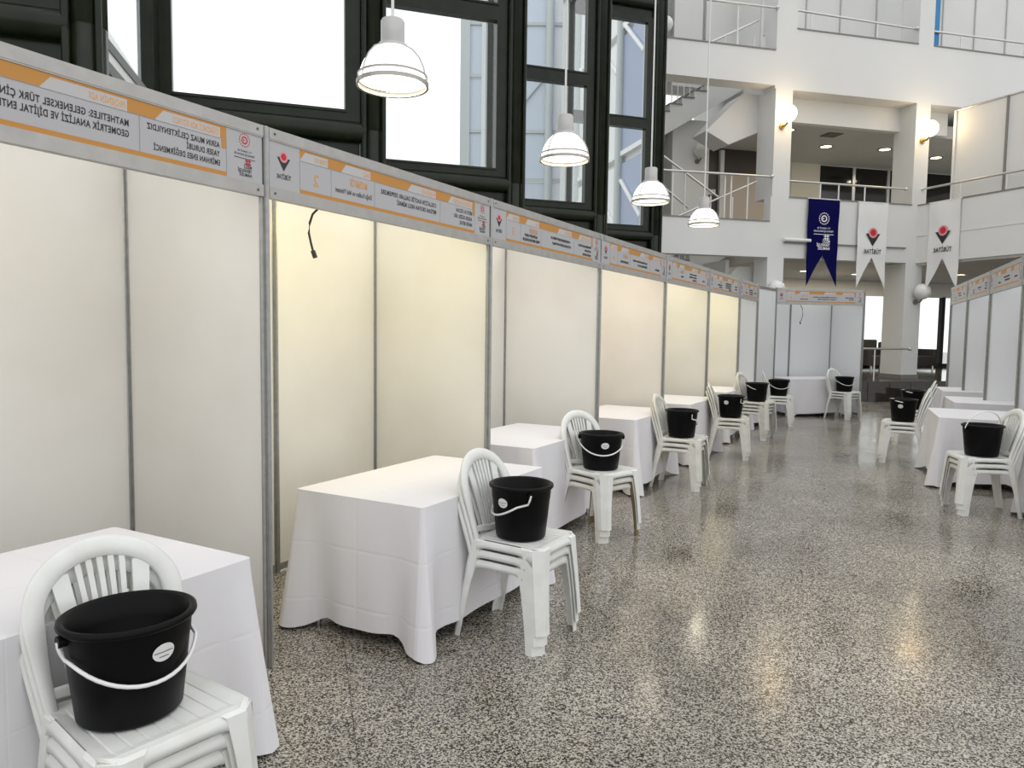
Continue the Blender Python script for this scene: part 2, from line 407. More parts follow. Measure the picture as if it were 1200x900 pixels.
# ------------------------------------------------------------------ saw-tooth glass wall
FD = Vector((.949, .316, 0))
fa = math.atan2(FD.y, FD.x)
POST0, STEP = Vector((-1.409, 7.5, 0)), Vector((1.40, 2.5, 0))
FL = 1.95
def window_bay(k, n):
    mk = POST0 + STEP * k
    w = empty('window_%d' % n, mk, fa)            # local x runs to the right along the pane, post at x = 0
    tag(w, ['dark green glazed bay at the far left above the first booth', 'dark green glazed bay with the large bright pane left of the nearest pendant lamp',
            'dark green glazed bay behind the nearest pendant lamp', 'dark green glazed bay behind the second pendant lamp',
            'narrow dark green glazed bay at the right end, by the stairs'][n - 1], 'window', kind='structure')
    # round corner post with a collar joint
    mb = MB().lathe([(.125, 0), (.125, 3.52), (.118, 3.525), (.118, 3.535), (.125, 3.54), (.125, 12)], 18)
    mb.tube([(-.10, -.11, 0), (-.10, -.11, 12)], .028, 8); mb.tube([(.09, -.12, 0), (.09, -.12, 12)], .022, 8)
    mb.build('mullion_post', M['frame'], w)
    x0, x1 = -FL, -.13
    for (za, zb, i0) in ((.25, 3.22, 0), (3.66, 5.64, 1), (5.74, 7.66, 1), (8.12, 9.95, 1), (10.05, 11.9, 1)):
        mb = MB()
        fw = .145
        top_t = .05 if i0 else .10
        mb.box(x0, x0 + fw, -.06, .06, za - .05, zb + .05); mb.box(x1 - fw, x1, -.06, .06, za - .05, zb + .05)
        mb.box(x0 + fw, x1 - fw, -.06, .06, za - .05, za + .055); mb.box(x0 + fw, x1 - fw, -.06, .06, zb - .055, zb + .05)
        mb.box(x0 + fw - .02, x1 - fw + .02, -.075, -.06, za + .03, za + .055)
        mb.build('window_frame', M['frame'], w)
        MB().box(x0 + fw, x1 - fw, -.008, .008, za + .05, zb - .05).build('pane', M['glass'], w)
    for zc in (3.44, 7.89):                         # heavy rounded storey transom
        mb = MB().tube([(x0, -.04, zc + .07), (x1 + .05, -.04, zc + .07)], .10, 12)
        mb.box(x0, x1, -.02, .09, zc - .2, zc + .2)
        mb.build('transom', M['frame'], w)
    # return pane between the previous post and this facet's left end
    a = -STEP; loc = Matrix.Rotation(-fa, 3, 'Z') @ a
    e = Vector((x0, 0, 0)); dvec = (e - loc)
    r = empty('window_return', (loc.x, loc.y, 0), math.atan2(dvec.y, dvec.x)); r.parent = w
    L = dvec.length
    for za, zb in ((.25, 3.22), (3.52, 7.66), (8.0, 11.9)):
        mb = MB()
        mb.box(.12, .22, -.05, .05, za, zb); mb.box(L - .3, L, -.05, .05, za - .3, zb + .3)
        mb.box(.1, L, -.05, .05, zb - .05, zb + .12)
        for q0, q1, m_ in ((-.02, .05, 'frame'), (-.10, -.02, 'extwhite'), (-.18, -.10, 'frame'), (-.24, -.18, 'extwhite'), (-.30, -.24, 'frame')):
            MB().box(.1, L, -.05 - .01 * (m_ == 'frame'), .05, za + q0, za + q1).build('sill_rail', M[m_], r)
        mb.build('window_frame', M['frame'], r)
        MB().box(L - .3, L + .02, .05, .075, za - .3, zb + .3).build('outer_cladding', M['extgrey'], r)
        MB().box(.1, .24, .05, .075, za - .3, zb + .3).build('outer_cladding', M['extgrey'], r)
        MB().box(.2, L - .28, -.006, .006, za + .05, zb - .05).build('pane', M['glass'], r)
    return w
for k in range(-1, 4):
    window_bay(k, k + 2)

# ------------------------------------------------------------------ things seen outside through the glass
nb = empty('neighbouring_building', (0, 24, 0))
tag(nb, 'haze-paled blue and grey glazed building outside the tall windows', 'building', kind=None)
MB().box(-1.75, -1.45, -.1, .2, 0, 13).build('corner_column', M['extgrey'], nb)
for xa, xb, m in ((-1.45, -1.05, 'extblue'), (-.75, .05, 'extwhite'), (.05, .95, 'extblue'), (1.15, 2.2, 'extwhite')):
    for z in (0, 3.2, 6.4, 9.6):
        MB().box(xa, xb, 0, .1, z + .06, z + 3.14).build('facade_panel', M[m], nb)
for x in (-.9, 1.05):
    MB().cyl((x, -.12, 0), (x, -.12, 13), .13, 14).build('column', M['extgrey'], nb)
for z in (3.2, 4.7, 6.4, 7.9, 9.6, 11.2):
    MB().box(-1.45, 2.2, -.06, .02, z - .05, z + .05).build('transom', M['extgrey'], nb)
for x, z in ((-.7, 5.2), (.1, 8.6)):
    MB().tube([(x, -.05, z), (x + .75, -.05, z + .9)], .035, 6).build('brace', M['extgrey'], nb)

TH = R(14)
BO = Vector((6.275, 18.45, 0))
BX, BY = Vector((math.cos(TH), math.sin(TH), 0)), Vector((-math.sin(TH), math.cos(TH), 0))
def bl(o):                                        # put an object into the building's own frame
    o.location = BO; o.rotation_euler = (0, 0, TH); return o
def bstruct(name, mb, m, label, cat='wall'):
    o = bl(mb.build(name, m)); return tag(o, label, cat, kind='structure')

sw = bl(empty('wall_stairwell'))
tag(sw, 'outer side of the stairwell with blue glazing, seen through the end windows', 'wall', kind='structure')
for i in range(5):
    y0 = .3 + i * 1.7
    for j, z in enumerate((0, 3.0, 6.2, 9.4)):
        m = 'extdeep' if (i % 2 == 0 and i < 2) or (i == 3) else 'extwhite'
        MB().box(-3.16, -3.06, y0 + .12, y0 + 1.6, z + .08, z + 2.95).build('facade_panel', M[m], sw)
    MB().cyl((-3.2, y0, 0), (-3.2, y0, 12.6), .11, 12).build('column', M['extgrey'], sw)
    for z in (4.4, 8.3):
        MB().tube([(-3.2, y0 + .2, z), (-3.2, y0 + 1.5, z + 1.1)], .06, 6).build('brace', M['extwhite'], sw)
for z in (3.0, 6.2, 9.4):
    MB().box(-3.2, -3.06, .2, 8.8, z - .06, z + .06).build('transom', M['extwhite'], sw)
MB().box(-3.06, -2.96, 0, 8.8, 0, 12.6).build('inner_lining', M['wall'], sw)

cn = empty('glazed_canopy', (-4.35, 8.2, 0), R(-25))
tag(cn, 'sloping glazed canopy with white and dark bars outside the far left window', 'canopy')
for m, dz, w in (('extwhite', 0.0, .03), ('frame', -.17, .012), ('extwhite', -.36, .03), ('frame', -.52, .03), ('extwhite', -.74, .03), ('frame', -.95, .035), ('extwhite', -1.2, .03)):
    MB().tube([(-.9, 0, 5.75 + dz), (1.1, 0, 3.35 + dz)], w, 6).build('sloping_bar', M[m], cn)
for k in (-.55, .25):
    MB().box(k - .03, k + .03, .06, .12, .0, 5.05 - k * 1.2 - .9).build('support', M['extgrey'], cn)

# ------------------------------------------------------------------ gallery building at the back
# level bands
bstruct('trim_1', MB().box(-3.0, .0, 0, .3, 3.5, 4.36).box(-.0, 4.6, 0, .3, 3.5, 4.97), M['wall'], 'white first floor gallery parapet behind the banners', 'trim')
bstruct('trim_2', MB().box(-3.0, .0, 0, .5, 7.63, 8.44).box(0, 9.5, 0, .5, 7.56, 9.0), M['wall'], 'white second floor gallery parapet across the top right', 'trim')
bstruct('trim_3', MB().box(-3.0, -.02, -.02, .34, 4.36, 4.39).box(.5, 4.1, -.02, .32, 4.97, 5.0), M['edge'], 'thin grey stone edge on the first floor parapet', 'trim')
bstruct('trim_4', MB().box(-3.0, -.02, -.02, .36, 8.44, 8.47).box(.55, 4.05, -.02, .36, 9.0, 9.03).box(4.55, 9.5, -.02, .36, 9.0, 9.03), M['edge'], 'thin grey stone edge on the second floor parapet', 'trim')
# slabs
bstruct('ceiling_1', MB().box(.4, 12, .3, 7.2, 3.52, 4.3), M['soffit'], 'grey ceiling under the first floor gallery', 'ceiling')
bstruct('ceiling_2', MB().box(.55, 12, .75, 5, 6.97, 7.3), M['soffit'], 'grey ceiling of the first floor gallery with round downlights', 'ceiling')
bstruct('trim_5', MB().box(.45, 4.2, .55, .75, 6.97, 7.56).box(4.5, 5.6, .55, .75, 6.97, 7.56), M['wall'], 'white beam drop below the second floor parapet', 'trim')
bstruct('ceiling_3', MB().box(.45, 12, .5, 5, 7.56, 8.4), M['wall'], 'white underside of the second floor gallery', 'ceiling')
# columns
def column(x0, x1, z0, z1, d, label, m='wall'):
    c = bl(empty('column'))
    tag(c, label, 'column')
    MB().box(x0, x1, 0, d, z0, z1).build('shaft', M[m], c)
    if z0 < 1: MB().box(x0 - .02, x1 + .02, -.04, d + .02, z0, z0 + .1).build('plinth', M['edge'], c)
    return c
column(.03, .50, 4.97, 7.56, .75, 'white square gallery column with a lit globe lamp, nearer the stairs')
column(4.10, 4.53, 4.97, 7.56, .75, 'white square gallery column with a lit globe lamp, beside the panelled balcony')
column(-.03, .42, 0, 3.5, .6, 'white ground floor column behind the far left booths')
column(4.01, 4.52, .5, 3.5, .75, 'white ground floor column between the two white banners')
column(.0, .55, 9.0, 13, .6, 'white top floor column above the left lit globe lamp')
column(4.07, 4.52, 9.0, 13, .6, 'white top floor column left of the blue strip')
# ground floor platform and steps
pl = bl(empty('floor_platform')); tag(pl, 'raised dark granite platform with steps at the end of the aisle', 'platform', kind='structure')
MB().box(-1.0, 14, -1.0, 7.2, 0, .5).build('platform_block', M['darkgranite'], pl)
for i, (y0, z1) in enumerate(((-1.35, .33), (-1.7, .165))):
    MB().box(3.0, 14, y0, -1.0 if i == 0 else -1.35, 0, z1).build('step', M['darkgranite'], pl)
for i in range(10):
    MB().box(-.9 + i * .62, -.30 + i * .62, -1.012, -1.0, .03, .47).build('granite_slab', M['darkgranite'], pl)
# far ground floor windows
gw = bl(empty('window_6')); tag(gw, 'bright ground floor windows with black mullions at the far end', 'window', kind='structure')
for x0, x1 in ((2.2, 4.9), (4.98, 6.3), (6.38, 7.7), (7.78, 9.2), (9.28, 11.2), (11.3, 13.3)):
    MB().box(x0, x1, 6.3, 6.32, .55, 3.05).build('pane', M['glass'], gw)
for x in (4.94, 6.34, 7.74, 9.24, 11.25):
    MB().box(x - .07, x + .07, 6.2, 6.36, .5, 3.05).build('mullion', M['black'], gw)
MB().box(2.0, 13.4, 6.2, 6.4, 3.02, 3.52).build('header', M['wall'], gw)
MB().box(2.0, 13.4, 6.2, 6.4, .5, .62).build('sill', M['black'], gw)
bstruct('wall_back', MB().box(-3, 2.2, 6.2, 6.4, 0, 3.5).box(-.6, -.5, 1, 6.2, 0, 3.5), M['wall'], 'white ground floor back wall behind the end booth', 'wall')
# first floor back wall : beige wall, dark glazing
fb = bl(empty('wall_gallery_back')); tag(fb, 'first floor back wall of pale boards and dark glass behind the railing', 'wall', kind='structure')
MB().box(.5, 1.9, 4.4, 4.5, 4.3, 6.97).build('dark_panel', M['darkwood'], fb)
MB().box(2.1, 2.6, 4.38, 4.5, 4.3, 6.97).build('board', M['beige'], fb)
MB().box(2.62, 3.5, 4.38, 4.5, 4.3, 6.97).build('board', M['wallpanel'], fb)
MB().box(3.5, 4.5, 4.36, 4.5, 4.3, 6.97).build('board', M['column_side'], fb)
x = 4.5
for i in range(6):
    MB().box(x + .05, x + 1.25, 4.44, 4.47, 4.35, 6.95).build('dark_pane', M['darkglass'], fb)
    MB().box(x - .05, x + .05, 4.4, 4.5, 4.3, 6.97).build('mullion', M['steel'], fb)
    x += 1.3
# ground-floor lower globe lamps, gallery lamps
def globe_lamp(p, lit, label, out=(0, -1)):
    g = bl(empty('globe_wall_lamp')); tag(g, label, 'wall lamp', 'globe wall lamps')
    x, y, z = p
    MB().sphere((x, y, z), .205).build('globe', M['globe_on' if lit else 'globe_off'], g)
    mb = MB().tube([(x - .02, y + .2, z - .26), (x - .02, y + .06, z - .27), (x, y, z - .2)], .025, 8)
    mb.cyl((x - .02, y + .22, z - .26), (x - .02, y + .17, z - .26), .07, 12)
    mb.build('bracket', M['brass' if lit else 'edge'], g)
    if lit:
        l = bpy.data.lights.new('globe_light', 'POINT'); l.energy = 24; l.color = (1, .70, .36); l.shadow_soft_size = .2
        lo = bpy.data.objects.new('globe_light', l); COL.objects.link(lo); lo.parent = g; lo.location = (x, y - .24, z)
    return g
globe_lamp((.24, -.22, 6.92), True, 'lit warm globe lamp on the column nearer the stairs')
globe_lamp((4.33, -.22, 6.88), True, 'lit warm globe lamp on the column beside the panelled balcony')
globe_lamp((4.36, -.22, 2.76), False, 'unlit white globe lamp low on the ground floor column between banners')
globe_lamp((-.69, 2.3, 6.56), False, 'unlit white globe lamp on the stairwell wall behind the fourth pendant cord')
globe_lamp((-1.85, 2.3, 9.75), False, 'unlit white globe lamp by the top floor stair rail')
globe_lamp((.10, -.22, 2.72), False, 'unlit white globe lamp half hidden above the end of the left booths')
# ceiling downlights and vents
def downlight(x, y, z, label):
    d = bl(empty('ceiling_downlight')); tag(d, label, 'ceiling light', 'round ceiling downlights')
    MB().lathe([(.20, z), (.20, z - .02), (.15, z - .02), (.15, z + .03)], 24, cx=x, cy=y).build('trim_ring', M['lampring'], d)
    MB().disc(.16, z - .012, 24, cx=x, cy=y, up=False).build('lens', M['downlight'], d)
    l = bpy.data.lights.new('downlight_beam', 'AREA'); l.shape = 'DISK'; l.size = .28; l.energy = 85 if z < 5 else 6; l.color = (1, .88, .66)
    lo = bpy.data.objects.new('downlight_beam', l); COL.objects.link(lo); lo.parent = d; lo.location = (x, y, z - .02)
for x, y, lab in ((3.25, 2.4, 'lit downlight in the gallery ceiling right of the left lit globe lamp'), (5.05, 2.2, 'lit downlight in the gallery ceiling left of the right lit globe lamp'),
                  (1.2, 1.2, 'lit downlight in the gallery ceiling behind the stair column'), (7.2, 2.6, 'lit downlight in the gallery ceiling beside the panelled balcony')):
    downlight(x, y, 6.97, lab)
for x, y, lab in ((3.3, 3.2, 'lit downlight under the gallery behind the navy banner'), (5.4, 3.6, 'lit downlight under the gallery behind the first white banner'),
                  (6.9, 3.4, 'lit downlight under the gallery behind the second white banner'), (8.3, 2.6, 'lit downlight under the gallery above the right hand booths')):
    downlight(x, y, 3.52, lab)
for x, y, lab in ((2.6, 1.3, 'dark square ceiling vent near the left gallery column'), (6.3, 2.9, 'dark square ceiling vent near the right gallery column')):
    v = bl(MB().box(x - .22, x + .22, y - .2, y + .2, 6.955, 6.972).build('ceiling_vent', M['vent'])); tag(v, lab, 'vent', 'ceiling vents')
    for k in range(4):
        MB().box(x - .2, x + .2, y - .16 + k * .1, y - .12 + k * .1, 6.945, 6.957).build('vent_slat', M['edge'], v)

# railings
def railing(label, rail_pts, posts, m='steel', rr=.028, pr=.018, sockets=()):
    r = bl(empty('railing')); tag(r, label, 'railing')
    MB().tube(rail_pts, rr, 8).build('handrail', M[m], r)
    for a, b in posts:
        MB().cyl(a, b, pr, 8).build('baluster', M['paintedsteel'], r)
    for a in sockets:
        MB().sphere(a, .05, 10, 6).build('rail_socket', M['steel'], r)
    return r
def vposts(xs, y, z0, z1): return [((x, y, z0), (x, y, z1)) for x in xs]
railing('steel handrail on the first floor parapet above the banners', [(.5, .1, 5.4), (3.98, .1, 5.4)], vposts((1.45, 1.98, 2.75), .1, 4.97, 5.4), sockets=((3.98, .1, 5.4),))
railing('steel handrail across the stairwell opening on the first floor', [(-2.95, .15, 5.46), (.02, .05, 5.46)], vposts((-2.55, -1.17, -1.0, -.55), .15, 4.37, 5.46), sockets=((.02, .02, 5.46),))
railing('steel handrail across the top floor stairwell opening', [(-1.85, .1, 9.46), (.0, .05, 9.46)], vposts((-1.0,), .1, 8.45, 9.46), sockets=((0, .02, 9.46),))
railing('steel handrail on the second floor parapet left of the blue strip', [(.55, .1, 9.49), (4.07, .1, 9.42)], vposts((1.0, 2.9), .1, 9.0, 9.45), sockets=((4.05, .05, 9.42),))
railing('steel handrail on the second floor parapet right of the blue strip', [(4.55, .1, 9.42), (9.4, .1, 9.42)], vposts((5.45, 7.5), .1, 9.0, 9.42))
railing('low steel handrail on the granite platform beside the end booth', [(2.1, -.35, 1.28), (3.95, -.35, 1.28)], vposts((2.9,), -.35, .5, 1.28), sockets=((3.95, -.35, 1.28),))

# stair flights (one per storey, stacked)
def flight(dz, label):
    f = bl(empty('staircase')); tag(f, label, 'staircase')
    n = 8; run, rise = .35, .205
    x1, z1 = -.30, 8.28 + dz
    poly = []
    for i in range(n):
        xa = x1 - i * run
        poly += [(xa, z1 - i * rise), (xa - run, z1 - i * rise)]
    poly = [(.40, z1)] + poly
    poly += [(x1 - n * run, z1 - n * rise), (x1 - n * run, z1 - n * rise - .55), (.40, z1 - .08)]
    # the side face: top stepped outline, straight soffit below
    MB().prism(poly, 2.2, 3.3).build('flight_slab', M['wall'], f)
    for i in range(n):
        xa = x1 - i * run
        MB().box(xa - run - .02, xa, 2.17, 3.32, z1 - i * rise, z1 - i * rise + .03).build('tread', M['edge'], f)
    for i in range(n):
        for q in (.10, .27):
            xa = x1 - i * run - q
            MB().cyl((xa, 2.28, z1 - i * rise), (xa, 2.28, z1 - (i * run + q) / run * rise + .98), .014, 6).build('baluster', M['paintedsteel'], f)
    MB().tube([(x1, 2.28, z1 + .95), (x1 - n * run, 2.28, z1 - n * rise + .95)], .03, 8).build('handrail', M['steel'], f)
    # lower half flight turning forward, seen from below
    MB().prism([(-1.4, 6.63 + dz), (-.77, 6.34 + dz), (.45, 6.88 + dz), (.45, 7.62 + dz), (-.39, 7.62 + dz)], .75, 1.5).build('half_flight_soffit', M['wallpanel'], f)
    return f
flight(0, 'white concrete stair flight with balusters between the first and second floor')
flight(-4.3, 'white concrete stair flight just showing above the far left booths')
railing('sloping steel stair rail falling to the right behind the first floor parapet', [(-2.9, .6, 6.08), (-1.1, .6, 5.0)], vposts((-2.6, -2.0), .6, 4.4, 5.6))
railing('sloping steel stair rail rising to the right behind the first floor parapet', [(-2.3, .5, 4.42), (-.1, .5, 5.42)], vposts((-1.35, -.75), .5, 4.3, 5.0))
railing('lower sloping steel stair rail falling to the right beside the wall', [(-2.9, .9, 5.55), (-1.75, .9, 4.75)], vposts((-2.2,), .9, 4.3, 5.05))
railing('sloping stair rail rising to the right on the top floor', [(-1.7, .5, 8.55), (-.2, .5, 9.32)], vposts((-1.1, -.75, -.3), .5, 8.4, 8.9))
st = bl(empty('landing_steps')); tag(st, 'white steps at the stair landing behind the first floor rail', 'steps')
for i in range(3):
    MB().box(-2.94, -2.0 + (-i) * .3, 1.2, 2.1, 4.2 + i * .17, 4.37 + i * .17).build('step', M['wall'], st)
    MB().box(-2.94, -2.0 + (-i) * .3, 1.18, 2.1, 4.37 + i * .17, 4.385 + i * .17).build('tread', M['edge'], st)
# stairwell rear walls
sb = bl(empty('wall_stair_back')); tag(sb, 'stairwell back wall with dark opening, pale pier and beige door', 'wall', kind='structure')
MB().box(-3.0, -1.45, 3.5, 3.6, 4.2, 8.0).build('pale_wall', M['wallpanel'], sb)
MB().box(-1.45, -.35, 2.5, 3.6, 4.2, 7.4).build('pier', M['wall'], sb)
MB().box(-.35, 2.2, 3.5, 3.6, 4.2, 7.4).build('dark_panel', M['darkwood'], sb)
MB().box(-2.55, -1.95, 3.42, 3.5, 4.2, 6.9).build('dark_door', M['darkwood'], sb)
MB().box(.62, 2.0, 3.4, 3.5, 4.2, 6.25).build('beige_door', M['beige'], sb)
MB().box(.50, .62, 3.38, 3.5, 4.2, 6.9).build('door_post', M['wallpanel'], sb)
MB().box(-.2, .4, 3.44, 3.5, 5.62, 5.78).build('sign_plate', M['wallpanel'], sb)
MB().box(-3.0, 2.2, 3.6, 3.7, 8.4, 13).build('top_wall', M['wall'], sb)
tw = bl(empty('wall_top_back')); tag(tw, 'row of pale boards behind the second floor railing', 'wall', kind='structure')
for x0, x1, m in ((-2.9, -2.35, 'wallpanel'), (-2.3, -1.5, 'wall'), (-1.3, -.45, 'wallpanel'), (-.35, .5, 'wallpanel')):
    MB().box(x0, x1, 2.9, 2.98, 8.4, 12.5).build('board', M[m], tw)
x = .6
for i, wd in enumerate((.5, .85, 1.05, 1.15, .9, .18, 1.1, 1.1, 1.1, 1.1, 1.1, 1.1)):
    MB().box(x + .015, x + wd - .015, 1.7, 1.76, 8.4, 12.8).build('board', M['wall' if i == 1 else 'wallpanel'], tw)
    MB().box(x + wd - .012, x + wd + .012, 1.66, 1.72, 8.4, 12.8).build('board_seam', M['lampgrey'], tw)
    x += wd
MB().box(4.60, 4.80, .14, .18, 9.03, 12.8).build('blue_strip', M['bluepaint'], tw)

# linear light fixture on the parapet, banners
lf = bl(empty('linear_light')); tag(lf, 'long thin white light fitting fixed along the parapet behind the banners', 'light fitting')
MB().tube([(.36, -.07, 3.94), (1.1, -.07, 3.94)], .045, 10).build('tube_housing', M['paintedsteel'], lf)
MB().box(.4, 3.95, -.05, 0, 3.86, 3.89).build('cable_tray', M['edge'], lf)

def banner(name, label, w, h, notch, m, loc, rz):
    b = empty(name, loc, rz); tag(b, label, 'banner', 'swallowtail banners')
    n, mrows = 14, 22
    mb = MB(); vs = []; fs = []
    for j in range(mrows + 1):
        for i in range(n + 1):
            x = -w / 2 + w * i / n
            k = abs(x) / (w / 2)
            bot = -h + notch * (1 - k)
            z = bot * j / mrows
            y = .012 * math.sin(x * 9 + z * 1.5) + .008 * math.sin(z * 7)
            vs.append((x, y, z))
    for j in range(mrows):
        for i in range(n):
            a = j * (n + 1) + i
            fs.append((a, a + 1, a + n + 2, a + n + 1))
    nv = len(vs)
    vs2 = vs + [(x, y + .004, z) for x, y, z in vs]
    fs2 = fs + [tuple(reversed([i + nv for i in f])) for f in fs]
    mb.add(vs2, fs2, True); mb.build('cloth', M[m], b)
    MB().cyl((-w / 2 - .02, .01, .012), (w / 2 + .02, .01, .012), .014, 8).build('hanging_rod', M['paintedsteel'], b)
    return b
def bworld(x, y, z): return BO + BX * x + BY * y + Vector((0, 0, z))
b1 = banner('banner', 'navy blue swallowtail banner with a white crescent emblem and slogan', .88, 2.15, .78, 'blue', bworld(1.44, -.09, 4.96), TH)
ministry_emblem(b1, 0, -.32, .62, -.024, .004, M['bannerink'], M['bannerink'], M['bannerink'])
b2 = banner('banner', 'white swallowtail banner with red and black emblem on the straight parapet', .86, 2.14, .78, 'bannerwhite', bworld(2.88, -.09, 4.95), TH)
v_emblem(b2, 0, -.86, .21, -.024, .003, .52)
WK0, WK1 = Vector((10.42, 19.55, 0)), Vector((11.62, 16.57, 0))
WD = (WK1 - WK0).normalized(); wang = math.atan2(WD.y, WD.x)
wn_ = Vector((WD.y, -WD.x, 0))                     # towards the aisle
wp = WK0 + WD * .86 + wn_ * .035
b3 = banner('banner', 'white swallowtail banner with red and black emblem on the angled balcony', .86, 2.2, .80, 'bannerwhite', (wp.x, wp.y, 4.97), wang)
v_emblem(b3, 0, -.84, .21, -.024, .003, .52)

# ------------------------------------------------------------------ angled balcony wing on the right
wing = empty('trim_6', WK0, wang); tag(wing, 'angled white balcony parapet on the right above the booths', 'trim', kind='structure')
MB().box(0, 13, 0, .3, 3.5, 4.97).build('parapet', M['wall'], wing)
MB().box(0, 13, -.012, 0, 4.18, 4.20).build('panel_joint', M['wallpanel'], wing)
MB().box(0, 13, -.02, .32, 4.97, 5.0).build('stone_edge', M['edge'], wing)
MB().box(0, 13, .3, 9, 3.5, 3.62).build('balcony_soffit', M['soffit'], wing)
MB().box(0, 13, .06, .14, 3.44, 3.5).build('drip_edge', M['soffit'], wing)
wr = empty('railing', WK0, wang); tag(wr, 'steel handrail on the angled balcony', 'railing')
MB().tube([(.05, .1, 5.4), (13, .1, 5.4)], .028, 8).build('handrail', M['steel'], wr)
MB().sphere((.06, .1, 5.4), .05, 10, 6).build('rail_socket', M['steel'], wr)
for i in range(10):
    MB().cyl((1.15 + i * 1.15, .1, 5), (1.15 + i * 1.15, .1, 5.4), .016, 8).build('baluster', M['paintedsteel'], wr)
ww = empty('wall_balcony', WK0, wang); tag(ww, 'tall pale partition boards standing on the angled balcony', 'wall', kind='structure')
xs = [.75, 2.05, 3.6, 5.2, 6.8, 8.4, 10, 11.6, 13]
for a, b in zip(xs[:-1], xs[1:]):
    MB().box(a + .012, b - .012, .36, .42, 4.3, 7.24).build('board', M['wallpanel'], ww)
    MB().box(b - .025, b + .025, .33, .40, 4.3, 7.25).build('upright', M['edge'], ww)
MB().tube([(.75, .36, 7.25), (13, .36, 7.25)], .03, 8).build('top_rail', M['steel'], ww)
MB().box(.70, .76, .32, .44, 4.3, 7.25).build('end_post', M['wallpanel'], ww)
bstruct('wall_right', MB().box(13.4, 20, 6.2, 6.4, .0, 3.5).box(15.5, 15.7, -9, 6.4, 0, 13), M['wallpanel'], 'pale wall far behind the right hand booths', 'wall')

# ------------------------------------------------------------------ lounge furniture at the far end
def covered_chair(x, y, w, h, label):
    c = bl(empty('lounge_sofa')); tag(c, label, 'sofa', 'black covered sofas')
    MB().bbox(x - w / 2, x + w / 2, y + .45, y + .75, .62, .5 + h, .06).build('backrest', M['black'], c)
    MB().bbox(x - w / 2, x + w / 2, y - .3, y + .5, .62, .95, .05).build('seat', M['black'], c)
    for sx in (-1, 1):
        MB().bbox(x + sx * (w / 2) - .08, x + sx * (w / 2) + .08, y - .3, y + .7, .62, 1.18, .04).build('armrest', M['black'], c)
        for q in (-.25, .65):
            MB().cyl((x + sx * (w / 2 - .08), y + q, .5), (x + sx * (w / 2 - .08), y + q, .62), .03, 8).build('foot', M['steel'], c)
covered_chair(7.35, 4.9, .9, .98, 'black covered lounge sofa left of the window mullion at the far end')
covered_chair(8.75, 4.9, 1.5, .9, 'wide black covered lounge sofa behind the right hand booths')
oc = bl(empty('office_chair')); tag(oc, 'black office chair in front of the bright far window', 'chair')
MB().bbox(5.2, 5.75, 5.2, 5.28, 1.15, 1.75, .04).build('backrest', M['black'], oc)
MB().bbox(5.2, 5.75, 4.75, 5.2, .95, 1.03, .03).build('seat', M['black'], oc)
MB().cyl((5.47, 4.97, .6), (5.47, 4.97, .95), .03, 8).build('stem', M['steel'], oc)
for k in range(5):
    a = k * 2 * math.pi / 5
    MB().tube([(5.47, 4.97, .58), (5.47 + .26 * math.cos(a), 4.97 + .26 * math.sin(a), .53)], .022, 6).build('base_leg', M['black'], oc)
lt = bl(empty('glass_table')); tag(lt, 'pale low glass table on the platform by the far window', 'table')
MB().bbox(3.9, 5.2, 3.2, 4.0, 1.18, 1.22, .01).build('tabletop', M['extwhite'], lt)
for x in (4.0, 5.1):
    for y in (3.3, 3.9):
        MB().cyl((x, y, .5), (x, y, 1.18), .02, 8).build('leg', M['steel'], lt)

